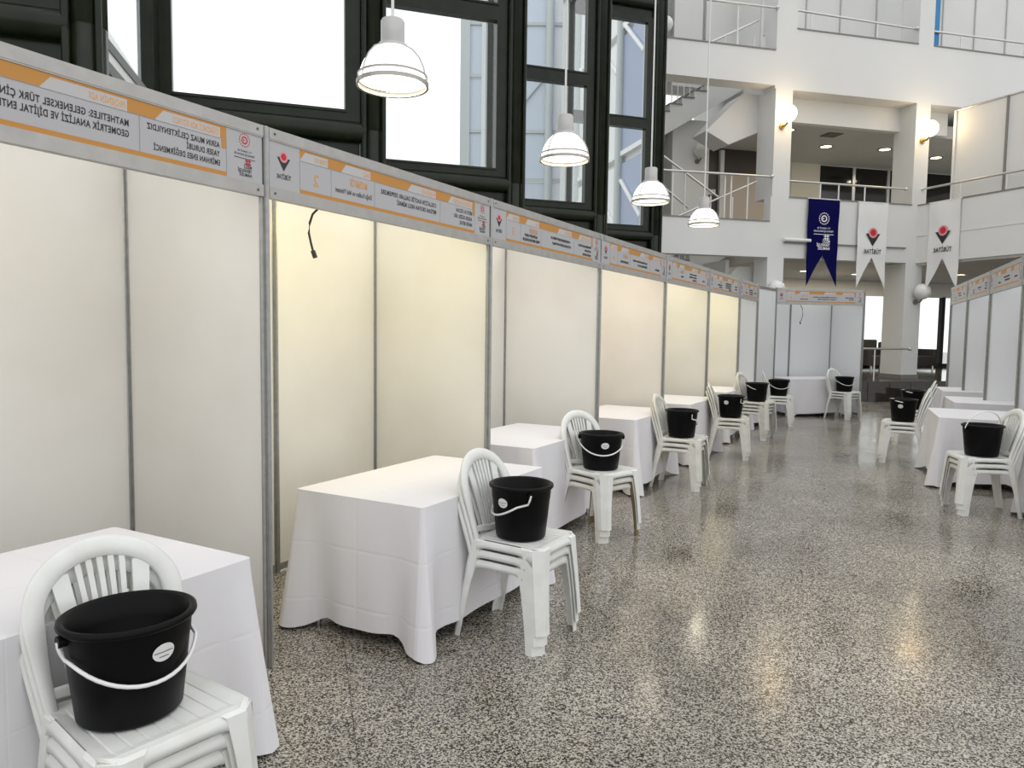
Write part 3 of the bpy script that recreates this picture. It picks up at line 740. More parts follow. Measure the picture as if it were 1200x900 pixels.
# ------------------------------------------------------------------ exhibition booths
def post(mb, x, y, h):
    """eight sided aluminium upright with grooves"""
    rs = []
    for z in (0, h):
        rs.append([(x + (.023 if k % 2 == 0 else .0145) * math.cos(k * math.pi / 8), y + (.023 if k % 2 == 0 else .0145) * math.sin(k * math.pi / 8), z) for k in range(16)])
    mb.loft(rs)
def fascia(b, W, sgn):
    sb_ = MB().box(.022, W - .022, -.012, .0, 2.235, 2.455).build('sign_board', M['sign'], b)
    Y = -.0125
    k = (W - .06) / 1.94
    X = lambda x: .03 + (x - .03) * k
    mb = MB()
    mb.box(X(.21), X(1.785), Y - .0004, Y, 2.392, 2.447)
    mb.box(X(.21), X(1.785), Y - .0004, Y, 2.238, 2.256)
    mb.box(X(1.760), X(1.785), Y - .0004, Y, 2.352, 2.392)
    mb.build('orange_band', M['orange'], sb_)
    tabs = [(.237, .40), (.525, .726), (1.05 if sgn['n'] == 1 else 1.081, 1.335), (1.478 if sgn['n'] == 1 else 1.496, 1.752)]
    for a, c in tabs:
        mb = MB(); put_poly(mb, [(X(a) - .03, 2.391), (X(c), 2.391), (X(c), 2.434), (X(a) + .008, 2.434)], Y - .0008)
        mb.build('tab', M['tab'], sb_)
    mb = MB()
    for x in (.21, .424, .761, 1.384, 1.785):
        mb.box(X(x) - .0012, X(x) + .0012, Y - .0006, Y, 2.256, 2.39)
    mb.box(X(.21), X(1.78), Y - .0006, Y, 2.389, 2.391)
    mb.build('hairline', M['line'], sb_)
    for (a, c), t, w in zip(tabs, ('STAND NO', 'DALI', 'PROJENİN ADI', 'ÖĞRENCİ ADI SOYADI'), (.085, .05, .135, .215)):
        mb = MB(); put_text(mb, t, X(c) - .008, 2.400, min(w, X(c) - X(a) - .012), .024, Y - .0012, .018)
        mb.build('lettering', M['orange_text'], sb_)
    mb = MB()
    if sgn.get('no'):
        put_text(mb, sgn['no'], X(.335), 2.29, .034 * len(sgn['no']), .055, Y - .0006, .01)
    if mb.v: mb.build('lettering', M['orange_text'], sb_)
    mb = MB()
    if sgn.get('field'):
        put_text(mb, sgn['field'], X(.70), 2.335, .14, .035, Y - .0006, .02)
    if mb.v: mb.build('lettering', M['orange_text'], sb_)
    mb = MB()
    if sgn.get('sub'): put_text(mb, sgn['sub'], X(.735), 2.288, .28, .024, Y - .0006, .015)
    for i, t in enumerate(sgn.get('proj', ())):
        put_text(mb, t, X(1.34), 2.338 - i * .040, min(.0142 * len(t), .60), .024, Y - .0006, .022)
    for i, t in enumerate(sgn.get('names', ())):
        put_text(mb, t, X(1.75), 2.350 - i * .037, .0134 * len(t), .022, Y - .0006, .022)
    rnd = random.Random(sgn['n'])
    for (xr, z, w) in sgn.get('rows', ()):           # lines too small to read: broken dark strokes
        x = X(xr)
        while x > X(xr) - w:
            l = rnd.uniform(.006, .014)
            mb.box(x - l, x, Y - .0006, Y, z + rnd.uniform(-.003, .003), z + .020 + rnd.uniform(-.003, .003)); x -= l + rnd.uniform(.003, .008)
    if mb.v: tag(mb.build('lettering', M['ink'], sb_), kind='stuff')
    v_emblem(sb_, X(.108), 2.362, .040, Y - .0004, .0003, .09)
    ministry_emblem(sb_, X(1.882), 2.44, .125, Y - .0004, .0003, M['ink'], M['red'], M['red'])

def booth(loc, rz, W, sgn, label, first=False, last=False, D=1.0, light=None, panel='panel', group='exhibition booths'):
    b = empty('exhibition_booth', (loc[0], loc[1], 0), rz)
    tag(b, label, 'booth', group)
    def P(x, y, h=2.48):
        mb = MB(); post(mb, x, y, h); mb.build('post', M['alu'], b)
    P(W, 0, 2.5)
    if first: P(0, 0, 2.5); P(0, D)
    P(W, D)
    nb_ = 2 if W > 1.2 else 1
    for i in range(1, nb_): P(W * i / nb_, D)
    def panel_(x0, x1, y0, y1):
        MB().box(x0, x1, y0, y1, .055, 2.43).build('wall_panel', M[panel], b)
    for i in range(nb_):
        panel_(W * i / nb_ + .018, W * (i + 1) / nb_ - .018, D - .002, D + .002)
        mb = MB().box(W * i / nb_ + .02, W * (i + 1) / nb_ - .02, D - .012, D + .012, .012, .055).box(W * i / nb_ + .02, W * (i + 1) / nb_ - .02, D - .012, D + .012, 2.43, 2.475)
        mb.build('panel_rail', M['alu'], b)
    for x in ((0, W) if first else (W,)):
        panel_(x - .002, x + .002, .018, D - .018)
        mb = MB().box(x - .012, x + .012, .02, D - .02, .012, .055).box(x - .012, x + .012, .02, D - .02, 2.43, 2.475)
        mb.build('panel_rail', M['alu'], b)
    # fascia beams
    mb = MB().box(.018, W - .018, -.018, .018, 2.45, 2.498)
    mb.box(.018, W - .018, -.016, -.012, 2.444, 2.450)
    mb.build('fascia_rail', M['rail'], b)
    MB().box(.018, W - .018, -.018, .018, 2.185, 2.237).build('fascia_rail', M['rail'], b)
    mb = MB()
    for x in (.05, W - .05):
        for z in (2.475, 2.21): mb.tube([(x, -.0185, z), (x, -.021, z)], .006, 8)
    mb.build('lock_screws', M['alu_dark'], b)
    fascia(b, W, sgn)
    if light:
        e, col = light
        la = bpy.data.lights.new('booth_strip_light', 'AREA'); la.shape = 'RECTANGLE'; la.size = W * .6; la.size_y = .08; la.energy = e; la.color = col
        lo = bpy.data.objects.new('booth_strip_light', la); COL.objects.link(lo); lo.parent = b
        lo.location = (W / 2, .06, 2.40); lo.rotation_euler = (R(38), 0, 0)
    return b
LD = Vector((.4825, .8759, 0)); LA = math.atan2(LD.y, LD.x)
P0 = Vector((-1.133, 3.409, 0))
WARM, YEL, NEU = (1, .76, .46), (1, .85, .38), (1, .91, .76)
signs = [
    dict(n=1, proj=('MATHETILES: GELENEKSEL TÜRK ÇİNİ', 'GEOMETRİK ANALİZİ VE DİJİTAL ENTEGRASYONU'), names=('ASRIN MUAZ ÇELİKTENYILDIZ', 'YASER DURUBİ', 'EMİRHAN ENES DEĞİRMENCİ'), no='1', field='MATEMATİK'),
    dict(n=2, no='2', field='MATEMATİK', sub='Doğa Kodları ve Akıl Yöntemi', proj=("COLLATZ'IN KAOTİK DALLARI: DEPREMLERE", 'MEYDAN OKUYAN AKILLI MİMARİ'), names=('BESTE SU ÖZCAN', 'ASUDE GÜZEL ASLI', 'NEHİR BEYAZ')),
    dict(n=3, no='3', field='MATEMATİK', rows=((.70, 2.305, .20), (.735, 2.272, .27), (1.30, 2.335, .36), (1.32, 2.295, .36), (1.75, 2.335, .27), (1.75, 2.30, .13), (1.75, 2.265, .17))),
    dict(n=4, no='4', field='MATEMATİK', rows=((.72, 2.285, .22), (1.30, 2.325, .45), (1.30, 2.285, .30), (1.72, 2.285, .14))),
    dict(n=5, no='5', field='KODLAMA', rows=((.70, 2.285, .12), (1.30, 2.34, .34), (1.30, 2.305, .34), (1.30, 2.27, .18), (1.70, 2.29, .10))),
    dict(n=6, no='6', field='KODLAMA', rows=((.72, 2.30, .26), (.72, 2.27, .18), (1.32, 2.345, .38), (1.32, 2.315, .38), (1.32, 2.285, .38), (1.32, 2.255, .16), (1.72, 2.33, .16), (1.72, 2.29, .14))),
    dict(n=7, no='7', field='KODLAMA', rows=((.70, 2.285, .14), (1.30, 2.345, .30), (1.30, 2.31, .30), (1.30, 2.275, .30), (1.72, 2.31, .18))),
]
blab = ['nearest booth on the left, its sign starting MATHETILES', 'left booth with the number 2 and a wire hanging from its sign', 'third booth of the left row, behind the third draped table',
        'fourth booth of the left row', 'fifth booth of the left row', 'sixth booth of the left row, lit yellowish', 'narrow grey last booth of the left row']
blight = [(4.5, NEU), (7.5, YEL), (4.5, NEU), (6.5, WARM), (5.5, YEL), (7.5, YEL), None]
for i, sg in enumerate(signs):
    p = P0 + LD * (2.0 * (i - 1))
    booth(p, LA, 1.5 if i == 6 else 2.0, sg, blab[i], first=(i == 0), light=blight[i], panel='panel_cool' if i == 6 else 'panel')
P6 = P0 + LD * 11.5
E0, E1 = Vector((5.043, 14.323, 0)), Vector((6.94, 14.753, 0))
ed = (E1 - E0); EA = math.atan2(ed.y, ed.x)
cp = empty('connecting_panel', P6, math.atan2(E0.y - P6.y, E0.x - P6.x)); tag(cp, 'single bright white panel joining the left row to the end booth', 'panel')
Lc = (E0 - P6).length
MB().box(.03, Lc - .03, -.002, .002, .055, 2.43).build('wall_panel', M['panel_cool'], cp)
MB().box(.02, Lc - .02, -.012, .012, .012, .055).box(.02, Lc - .02, -.012, .012, 2.43, 2.475).build('panel_rail', M['alu'], cp)
booth(E0, EA, ed.length, dict(n=8, no='8', field='KODLAMA', rows=((.70, 2.285, .18), (1.36, 2.325, .52), (1.34, 2.285, .42), (1.74, 2.325, .18), (1.74, 2.29, .10))), 'grey booth facing down the aisle at the far end', first=True, panel='panel_cool')
RD = Vector((.405, .914, 0)).normalized()
R1 = Vector((6.455, 10.097, 0)); RA = math.atan2(-RD.y, -RD.x)
rl = ['nearest booth of the right row, cut off by the picture edge', 'second booth of the right row, behind the near bucket stack', 'third booth of the right row', 'farthest booth of the right row']
rrows = [(), ((.70, 2.285, .14), (1.25, 2.335, .36), (1.28, 2.295, .30), (1.70, 2.30, .18)), ((.66, 2.30, .10), (.66, 2.265, .10), (1.25, 2.315, .30), (1.2, 2.28, .10), (1.72, 2.345, .14), (1.72, 2.31, .12), (1.72, 2.275, .16)), ((.70, 2.285, .12), (1.25, 2.335, .34), (1.28, 2.295, .28), (1.70, 2.30, .14))]
for i in range(4):
    far = R1 + RD * (2.0 * (i - 1))
    booth(far, RA, 2.0, dict(n=9 + i, no='', rows=rrows[i]), rl[i], first=(i == 3), panel='panel_cool')

def hanging_wire(loc, pts, label):
    c = empty('hanging_wire', loc); tag(c, label, 'wire', 'wires hanging from booth signs')
    MB().tube(pts, .006, 6).build('cord', M['cable'], c)
    MB().tube([Vector(pts[-1]), Vector(pts[-1]) + Vector((.012, 0, -.035))], .012, 8).build('connector', M['cable'], c)
q = P0 + LD * .40 + Vector((-.8759, .4825, 0)) * .05
hanging_wire((q.x, q.y, 0), [(.0, 0, 2.20), (-.03, 0, 2.17), (-.05, .02, 2.13), (-.055, .02, 2.08), (-.045, .02, 2.03), (-.035, .02, 1.99)], 'dark wire dangling under the sign of the booth numbered 2')
q = E0 + ed.normalized() * .55 + Vector((-.22, .976, 0)) * .04
hanging_wire((q.x, q.y, 0), [(0, 0, 2.20), (.05, 0, 2.10), (.06, 0, 2.0), (.04, 0, 1.9), (.01, 0, 1.85)], 'dark curved wire dangling inside the end booth')

# ------------------------------------------------------------------ draped tables
def cloth_mesh(hx, hy, h, seed, hem=.075):
    rnd = random.Random(seed)
    per = []                                          # (x, y, nx, ny, c) : c signed distance to nearest corner
    rc = .022
    corners = [(hx, -hy, -90), (hx, hy, 0), (-hx, hy, 90), (-hx, -hy, 180)]
    for ci, (cx, cy, a0) in enumerate(corners):
        sx, sy = (1 if cx > 0 else -1), (1 if cy > 0 else -1)
        for k in range(13):
            a = R(a0 + 90 * k / 12)
            per.append((cx - sx * rc + rc * math.cos(a), cy - sy * rc + rc * math.sin(a), math.cos(a), math.sin(a), (k - 6) / 6 * .03, ci))
        nx_, ny_, _ = corners[(ci + 1) % 4]
        L = (hy if ci in (0, 2) else hx) * 2 - 2 * rc
        L = math.hypot(nx_ - cx, ny_ - cy) - 2 * rc
        n = 26
        ax, ay = per[-1][0], per[-1][1]
        dx, dy = (nx_ - cx), (ny_ - cy); l = math.hypot(dx, dy); dx /= l; dy /= l
        for k in range(1, n):
            u = k / n
            u = .5 - .5 * math.cos(math.pi * u) * (1 - .0) if True else u
            dd = u * L
            c = dd + .03 if u < .5 else -(L - dd) - .03
            per.append((ax + dx * dd, ay + dy * dd, per[-1][2] if False else math.cos(R(a0 + 90)), math.sin(R(a0 + 90)), c, ci if u < .5 else (ci + 1) % 4))
    amp = [rnd.uniform(.06, .11) for _ in range(4)]
    ph = [rnd.uniform(0, 6.28) for _ in range(6)]
    levels = [0, .006, .02, .05, .1, .18, .28, .38, .48, .58, .68, .78, .88, .95, 1.0]
    rings = []
    for t in levels:
        ring = []
        for i, (x, y, nx, ny, c, ci) in enumerate(per):
            g = math.exp(-(c / .10) ** 4)
            pin = math.exp(-((abs(c) - .19) / .085) ** 2)
            s = i / len(per) * 2 * math.pi
            wave = .011 * math.sin(9 * s + ph[0]) + .008 * math.sin(17 * s + ph[1]) + .006 * math.sin(5 * s + ph[2])
            off = t ** 1.15 * (amp[ci] * g - .045 * pin + .016) + t * wave * (1 - g * .6)
            # corner cone: the fold leans along the diagonal
            lx = math.copysign(1, x) * .7071; ly = math.copysign(1, y) * .7071
            dxn = nx * (1 - .35 * g) + lx * .35 * g; dyn = ny * (1 - .35 * g) + ly * .35 * g
            zh = hem + .015 * math.sin(6 * s + ph[3]) - (hem - .008) * math.exp(-(c / .15) ** 4)
            zh = max(zh, .004)
            ring.append((x + dxn * off, y + dyn * off, h - (h - zh) * t if t > 0 else h))
        rings.append(ring)
    mb = MB()
    mb.loft(rings, cap=False, smooth=True)
    inn = [(x * (1 - .012 / hx), y * (1 - .012 / hy), h + .001) for x, y, z in rings[0]]
    mb.loft([inn, rings[0]], cap=False, smooth=False)
    mb.add(inn, [tuple(range(len(inn)))])
    return mb
def draped_table(cx, cy, ang, label, tlabel, seed, hx=.645, hy=.415, h=.742, hem=.075):
    t = empty('folding_table', (cx, cy, 0), ang); tag(t, tlabel, 'table', 'tables under white cloths')
    MB().bbox(-hx + .012, hx - .012, -hy + .012, hy - .012, h - .03, h - .004, .01).build('tabletop', M['paintedsteel'], t)
    for sx in (-1, 1):
        for sy in (-1, 1):
            MB().cyl((sx * (hx - .08), sy * (hy - .08), 0), (sx * (hx - .08), sy * (hy - .08), h - .03), .018, 8).build('leg', M['steel'], t)
    c = cloth_mesh(hx, hy, h, seed, hem).build('tablecloth', M['cloth']); c.location = (cx, cy, 0); c.rotation_euler = (0, 0, ang)
    tag(c, label, 'tablecloth', 'white cloths draped to the floor')
tb = [(-1.635, 2.35, LA, 'white cloth at the lower left behind the nearest chair stack', 'table under the white cloth at the lower left'),
      (-.472, 4.281, LA, 'white cloth with deep corner folds on the table of booth 2', 'table under the white cloth of booth 2'),
      (.116, 6.144, LA, 'white cloth on the third table of the left row', 'third table of the left row, under its cloth'),
      (1.17, 8.01, LA, 'white cloth on the fourth table of the left row', 'fourth table of the left row, under its cloth'),
      (2.095, 9.658, LA, 'white cloth on the fifth table of the left row', 'fifth table of the left row, under its cloth'),
      (3.08, 11.577, LA, 'white cloth on the sixth table of the left row', 'sixth table of the left row, under its cloth'),
      (3.93, 13.12, LA, 'white cloth on the last table of the left row', 'last table of the left row, under its cloth'),
      (5.95, 14.95, EA, 'white cloth on the table of the end booth', 'table of the end booth, under its cloth'),
      (4.75, 5.87, RA, 'white cloth at the right picture edge behind the near right chairs', 'table at the right picture edge, under its cloth'),
      (5.17, 8.24, RA, 'white cloth on the nearest fully seen table of the right row', 'nearest fully seen table of the right row, under its cloth'),
      (6.42, 10.06, RA, 'white cloth on the middle table of the right row', 'middle table of the right row, under its cloth'),
      (7.45, 12.1, RA, 'white cloth on the farthest table of the right row', 'farthest table of the right row, under its cloth')]
for i, (x, y, a, l, tl) in enumerate(tb):
    draped_table(x, y, a, l, tl, 11 + i, hx=.60 if i in (9, 10, 11) else .645)

# ------------------------------------------------------------------ stacking chairs
def back_pt(y, hgt, off=0.0):
    """point on the curved backrest: y across, hgt above the seat, off = thickness offset forward"""
    u = hgt / .43
    x = -.172 - .085 * u - .035 * u * u + .30 * y * y
    return Vector((x + off, y, .42 + hgt))
def chair_meshes():
    me = {}
    # seat: grooved top with curved aprons
    mb = MB()
    xs = [-.185 + .405 * i / 14 for i in range(15)]
    ys = []
    ng = 9
    for i in range(ng):
        a = -1 + 2 * i / ng; b = -1 + 2 * (i + 1) / ng
        ys += [(a + .012, 0), (b - .035, 0), (b - .025, 1), (b - .001, 1)]
    ys = [(-1.0, 0)] + ys + [(1.0, 0)]
    def half(x): return .187 + .022 * (x + .185) / .405
    vs = []; fs = []
    for x in xs:
        e = min(x + .185, .22 - x)
        for yy, g in ys:
            hw = half(x)
            edge = min(1, (1 - abs(yy)) / .12)
            dish = -.010 * min(1, edge) * min(1, max(0, e) / .05)
            rnd_ = -.010 * max(0, 1 - e / .02) ** 2 if x > 0 else 0
            gz = -.0025 if g and e > .03 and abs(yy) < .92 else 0
            yv = yy * hw
            if x + abs(yv) > .398: yv = math.copysign(max(.398 - x, abs(yv) * .8), yv)
            vs.append((x, yv, .425 + dish + gz + rnd_))
    n = len(ys)
    for i in range(len(xs) - 1):
        for j in range(n - 1):
            a = i * n + j
            fs.append((a, a + n, a + n + 1, a + 1))
    mb.add(vs, fs)
    mb.add([(x, y, z - .006) for x, y, z in vs], [tuple(reversed(f)) for f in fs])
    def apron(p0, p1, out, top=.423, d0=.038, d1=.085):
        k = 16; r0 = []; r1 = []; r2 = []; r3 = []
        for i in range(k + 1):
            t = i / k; s = abs(2 * t - 1)
            x = p0[0] + (p1[0] - p0[0]) * t; y = p0[1] + (p1[1] - p0[1]) * t
            dd = d0 + (d1 - d0) * s ** 5
            r0.append((x, y, top - .002)); r1.append((x + out[0] * .010, y + out[1] * .010, top - .018)); r2.append((x + out[0] * .012, y + out[1] * .012, top - dd))
            r3.append((x + out[0] * .006, y + out[1] * .006, top - dd))
        mb.loft([r0, r1, r2, r3, [(a - out[0] * .004, b - out[1] * .004, c - .004) for a, b, c in r0]], cap=False, closed=False, smooth=True)
    hf, hr = half(.22), half(-.185)
    apron((.22, -hf + .032), (.22, hf - .032), (1, 0)); apron((-.185, hr), (-.185, -hr), (-1, 0), d0=.05)
    apron((.19, hf), (-.185, hr), (0, 1)); apron((-.185, -hr), (.19, -hf), (0, -1))
    me['seat'] = mb.mesh('seat', M['chair'])
    # legs : chamfered angle-section shells
    def leg(sx, sy, top, bot, w0, w1, ch0, ch1):
        rings = []
        for t in [-.02, 0, .06, .15, .3, .5, .75, .94, 1.0]:
            tt = t; t = max(t, 0)
            cx = top[0] + (bot[0] - top[0]) * t; cy = top[1] + (bot[1] - top[1]) * t; z = top[2] * (1 - t)
            w = w1 + (w0 - w1) * (1 - t) ** 2.2; ch = ch0 + (ch1 - ch0) * t; th = .0045
            outer = [(-w, 0), (-ch, 0), (0, -ch), (0, -w)]
            inner = [(-th, -w), (-th, -ch * .95 - th * .2), (-ch * .95 - th * .2, -th), (-w, -th)]
            if tt < 0: z += .0085; outer = [(a - .012, b - .012) for a, b in outer]; inner = [(a - .012, b - .012) for a, b in inner]
            rings.append([(sx * (cx + a), sy * (cy + b), z) for a, b in outer + inner])
        m = MB(); m.loft(rings, cap=True); return m
    me['fl'] = leg(1, 1, (.232, .217, .415), (.262, .232, 0), .105, .072, .046, .037).mesh('leg', M['chair'])
    me['fr'] = leg(1, -1, (.232, .217, .415), (.262, .232, 0), .105, .072, .046, .037).mesh('leg', M['chair'])
    me['rl'] = leg(-1, 1, (.197, .199, .415), (.265, .215, 0), .075, .045, .022, .016).mesh('leg', M['chair'])
    me['rr'] = leg(-1, -1, (.197, .199, .415), (.265, .215, 0), .075, .045, .022, .016).mesh('leg', M['chair'])
    # backrest frame
    path = []
    for i in range(9): path.append((-.178 - .020 * math.sin(i / 8 * 1.5), -.015 + .265 * i / 8))
    for i in range(1, 25):
        a = math.pi - math.pi * i / 25
        path.append((.198 * math.cos(a), .25 + .155 * math.sin(a)))
    for i in range(9): path.append((.178 + .020 * math.sin((8 - i) / 8 * 1.5), .25 - .265 * i / 8))
    mb = MB(); rings = []
    for i, (y, hh) in enumerate(path):
        a = path[max(0, i - 1)]; b = path[min(len(path) - 1, i + 1)]
        ty, tz = b[0] - a[0], b[1] - a[1]; l = math.hypot(ty, tz); ny, nz = -tz / l, ty / l
        k = min(1, max(0, (hh + .015) / .25)); w = .017 + .014 * k ** 1.5
        ring = []
        for dw, dt in ((-1, .0), (-.75, .009), (0, .012), (.75, .009), (1, .0), (.9, -.010), (.75, -.011), (.68, -.003), (-.68, -.003), (-.75, -.011), (-.9, -.010)):
            ring.append(tuple(back_pt(y + ny * dw * w, hh + nz * dw * w, dt)))
        rings.append(ring)
    mb.loft(rings, cap=True, smooth=True)
    # bottom cross rail
    rr_ = [tuple(back_pt(-.17 + .34 * i / 12, .035 - .01 * math.cos(math.pi * (i / 6 - 1)))) for i in range(13)]
    mb.tube(rr_, 0, 8, flat=(.006, .018))
    me['back'] = mb.mesh('backrest', M['chair'])
    def slat(yb, yt, wb, wt):
        m = MB(); ring = []
        ht = .25 + .128 * math.sqrt(max(0, 1 - (yt / .19) ** 2))
        for i in range(9):
            t = i / 8; hh = .035 + (ht - .035) * t; y = yb + (yt - yb) * t; w = wb + (wt - wb) * t
            ring.append([tuple(back_pt(y - w, hh, .004)), tuple(back_pt(y + w, hh, .004)), tuple(back_pt(y + w, hh, -.004)), tuple(back_pt(y - w, hh, -.004))])
        m.loft(ring); return m.mesh('slat', M['chair'])
    me['slats'] = [slat(k * .019, k * .032, .0055, .0085) for k in (-2, -1, 0, 1, 2)] + [slat(s * .072, s * .118, .018, .026) for s in (-1, 1)]
    # thin curved side fins between the outer slat and the frame
    return me
CM = chair_meshes()
def make_chair():
    c = empty('stacking_chair')
    link('seat', CM['seat'], c)
    for k in ('fl', 'fr', 'rl', 'rr'): link('leg', CM[k], c)
    b = link('backrest', CM['back'], c)
    for s in CM['slats']: link('slat', s, b)
    return c
proto = make_chair()
used = [False]
DZ, DX = .052, .012
def set_mat(o, m):
    for s in o.material_slots:
        s.link = 'OBJECT'; s.material = m
    for ch in o.children: set_mat(ch, m)
def stack(x, y, ang, n, where, old=()):
    names = {0: 'bottom', n - 1: 'top'}
    for k in range(n):
        c = proto if not used[0] else copy_tree(proto)
        used[0] = True
        a = R(ang)
        c.location = (x + DX * k * math.cos(a), y + DX * k * math.sin(a), DZ * k)
        c.rotation_euler = (0, 0, a)
        pos = 'bottom' if k == 0 else ('top' if k == n - 1 else ('middle' if n == 3 else ['', 'second', 'third'][k]))
        tag(c, 'white plastic chair, %s of the stack %s' % (pos, where), 'chair', 'white plastic chairs in stacks')
        if k in old:
            set_mat(c, M['chair_old'])
            if old[k] == 'chair_tan':
                for ch in c.children:
                    if ch.name.startswith('leg') and ch.data != CM['fr']: set_mat(ch, M['chair_tan'])
    return (x + DX * (n - 1) * math.cos(R(ang)), y + DX * (n - 1) * math.sin(R(ang)), .416 + DZ * (n - 1))
def bucket(x, y, z, ang, swing, label, sticker=None, sc=.94):
    """oval bucket; swing = handle angle, 0 hanging straight down on the front side, 180 standing up"""
    b = empty('bucket', (x, y, z), R(ang)); b.scale = (sc, sc, sc * 1.10)
    tag(b, label, 'bucket', 'black oval buckets on chair stacks')
    sx, sy = .91, .96                                 # long axis along local y
    mb = MB()
    prof = [(.001, .004), (.145, .004), (.152, .012), (.166, .12), (.1755, .20), (.178, .205), (.183, .262), (.183, .272), (.176, .272), (.172, .205), (.168, .20), (.148, .02), (.001, .016)]
    mb.lathe(prof, 40, sx, sy); mb.build('body', M['bucket'], b)
    mb = MB().lathe([(.178, .258), (.194, .258), (.198, .264), (.196, .274), (.186, .278), (.176, .272)], 40, sx, sy)
    mb.build('rim', M['bucket'], b)
    for s in (-1, 1):
        mb = MB().tube([(0, s * .172, .245), (0, s * .195, .245)], .016, 10); mb.build('handle_ear', M['bucket'], b)
    pts = []
    sw = R(swing)
    for i in range(25):
        t = math.pi * i / 24
        yy = -.194 * math.cos(t); rr = .155 * math.sin(t) if swing > 60 else .125 * math.sin(t)
        # swing about the ear axis; a hanging handle lies on the outside of the wall
        px = rr * math.sin(sw); pz = -rr * math.cos(sw)
        if swing <= 60:
            zz = .245 + pz
            rad = .152 + (.183 - .152) * max(0, zz - .012) / .25
            wall = sx * math.sqrt(max(0, (rad + .012) ** 2 - min(abs(yy), rad) ** 2)) if abs(yy) < rad else 0
            px = max(px, wall)
        pts.append((px, yy, .245 + pz))
    MB().tube(pts, .0055, 8).build('handle', M['handle'], b)
    if sticker is not None:
        a = R(sticker); mb = MB(); vs = []; n = 20
        def surf(da, dz):
            zz = .195 + dz; rad = .152 + (.1755 - .152) * (zz - .012) / .188 + .0035
            return (rad * sx * math.cos(a + da), rad * sy * math.sin(a + da), zz)
        st_ = empty('sticker'); bpy.data.objects.remove(st_)
        vs = [surf(0, 0)] + [surf(.20 * math.cos(2 * math.pi * i / n), .024 * math.sin(2 * math.pi * i / n)) for i in range(n)]
        mb.add(vs, [(0, 1 + i, 1 + (i + 1) % n) for i in range(n)])
        so = mb.build('sticker', M['sticker'], b)
        mb = MB()
        for dz, da in ((.000, .17), (-.012, .09)):
            q = [surf(-da, dz), surf(0, dz), surf(da, dz), surf(da, dz + .0025), surf(0, dz + .0025), surf(-da, dz + .0025)]
            q = [(p[0] * 1.006, p[1] * 1.006, p[2]) for p in q]
            mb.add(q, [(0, 1, 4, 5), (1, 2, 3, 4)])
        mb.build('sticker_print', M['sticker_ink'], so)
    return b
stacks = [  # x, y, facing, count, where, material of aged chairs, bucket (turn, swing, sticker), bucket label
    (-1.045, 2.045, -38, 3, 'nearest the camera at the lower left', {}, (-38, 8, 8), 'large black bucket nearest the camera, on the lower left chairs'),
    (.04, 3.86, -31, 3, 'at the table of booth 2', {}, (195, 14, 35), 'black bucket on the chairs at the table of booth 2'),
    (.70, 5.85, -49, 3, 'with brown stained legs at the third left table', {0: 'chair_tan', 1: 'chair_old'}, (-90, 8, 5), 'black bucket on the chairs with brown stained legs'),
    (1.764, 7.724, -27, 3, 'at the fourth left table', {0: 'chair_old', 1: 'chair_old', 2: 'chair_old'}, (20, 10, None), 'black bucket on the chairs at the fourth left table'),
    (2.83, 9.618, -18, 3, 'at the fifth left table', {0: 'chair_old', 1: 'chair_old', 2: 'chair_old'}, (25, 10, -155), 'black bucket on the chairs at the fifth left table'),
    (3.745, 11.414, -38, 4, 'of four at the sixth left table', {1: 'chair_old', 2: 'chair_old', 3: 'chair_old'}, (-70, 62, None), 'black bucket on the stack of four chairs at the sixth left table'),
    (4.72, 13.15, -18, 3, 'at the last left table', {}, (-95, 15, None), 'black bucket on the chairs at the last left table'),
    (6.42, 14.35, -55, 3, 'in front of the end booth', {0: 'chair_old'}, (-85, 8, None), 'black bucket with hanging white handle in front of the end booth'),
    (4.32, 6.73, 170, 3, 'nearest on the right, bucket handle up', {}, (-80, 165, None), 'black bucket with raised handle on the near right chairs'),
    (5.00, 9.40, 152, 3, 'second on the right', {}, (150, 100, 80), 'black bucket on the second right chair stack'),
    (5.98, 11.0, 152, 3, 'farthest on the right', {0: 'chair_old'}, (150, 100, None), 'black bucket on the farthest right chair stack'),
]
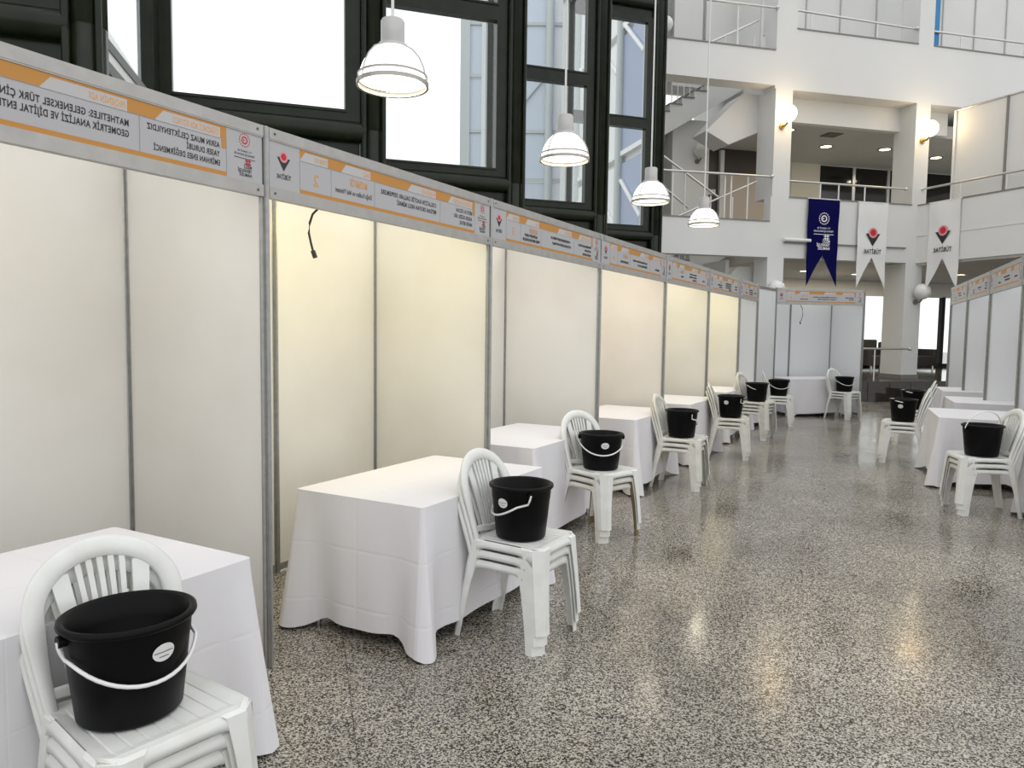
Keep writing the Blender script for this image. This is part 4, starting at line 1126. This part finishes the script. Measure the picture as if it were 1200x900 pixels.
for x, y, a, n, wh, old, bk, bl_ in stacks:
    px, py, pz = stack(x, y, a, n, wh, old)
    if 'nearest the camera' in wh: px -= .03; py -= .015
    bucket(px - .005 * math.cos(R(a)), py - .005 * math.sin(R(a)), pz, bk[0], bk[1], bl_, bk[2])

# ------------------------------------------------------------------ pendant lamps
def pendant(x, y, z, label):
    p = empty('pendant_lamp', (x, y, z)); tag(p, label, 'pendant lamp', 'white dome pendant lamps')
    MB().lathe([(.232, .055), (.228, .09), (.205, .15), (.17, .205), (.13, .245), (.10, .262), (.095, .26), (.125, .238), (.165, .198), (.2, .145), (.222, .09), (.226, .055)], 40).build('dome', M['dome'], p)
    MB().lathe([(.236, .058), (.243, .058), (.243, .074), (.236, .074), (.236, .058)], 40, smooth=False).build('upper_ring', M['lampring'], p)
    MB().lathe([(.238, 0), (.252, -.004), (.252, .026), (.238, .03), (.238, 0)], 40, smooth=False).build('lower_ring', M['lampring'], p)
    MB().disc(.235, .035, 40, up=False).build('glowing_diffuser', M['disc'], p)
    mb = MB().lathe([(.108, .255), (.112, .265), (.098, .285), (.082, .287), (.082, .44), (.074, .452), (.012, .455)], 28); mb.disc(.1, .262, 28, up=False)
    mb.build('housing', M['lampgrey'], p)
    for k in range(3):
        a = R(-15 + k * 120)
        pts = [(.105, .265), (.15, .24), (.2, .18), (.232, .11), (.247, .04), (.25, .01)]
        MB().tube([(r * math.cos(a), r * math.sin(a), zz) for r, zz in pts], .006, 6).build('support_arm', M['lampring'], p)
    MB().cyl((0, 0, .45), (0, 0, 12 - z), .011, 8).build('stem', M['paintedsteel'], p)
    l = bpy.data.lights.new('pendant_light', 'AREA'); l.shape = 'DISK'; l.size = .4; l.energy = 9; l.color = (1, .90, .68)
    lo = bpy.data.objects.new('pendant_light', l); COL.objects.link(lo); lo.parent = p; lo.location = (0, 0, .02)
for (x, y, z), lab in zip(((-.867, 5.35, 3.30), (.50, 7.65, 3.32), (1.80, 9.98, 3.32), (3.09, 12.26, 3.36)),
                          ('nearest white dome pendant lamp in front of the tall windows', 'second white dome pendant lamp, before the middle window',
                           'third white dome pendant lamp, at the window end post', 'farthest white dome pendant lamp, in front of the stairs')):
    pendant(x, y, z, lab)
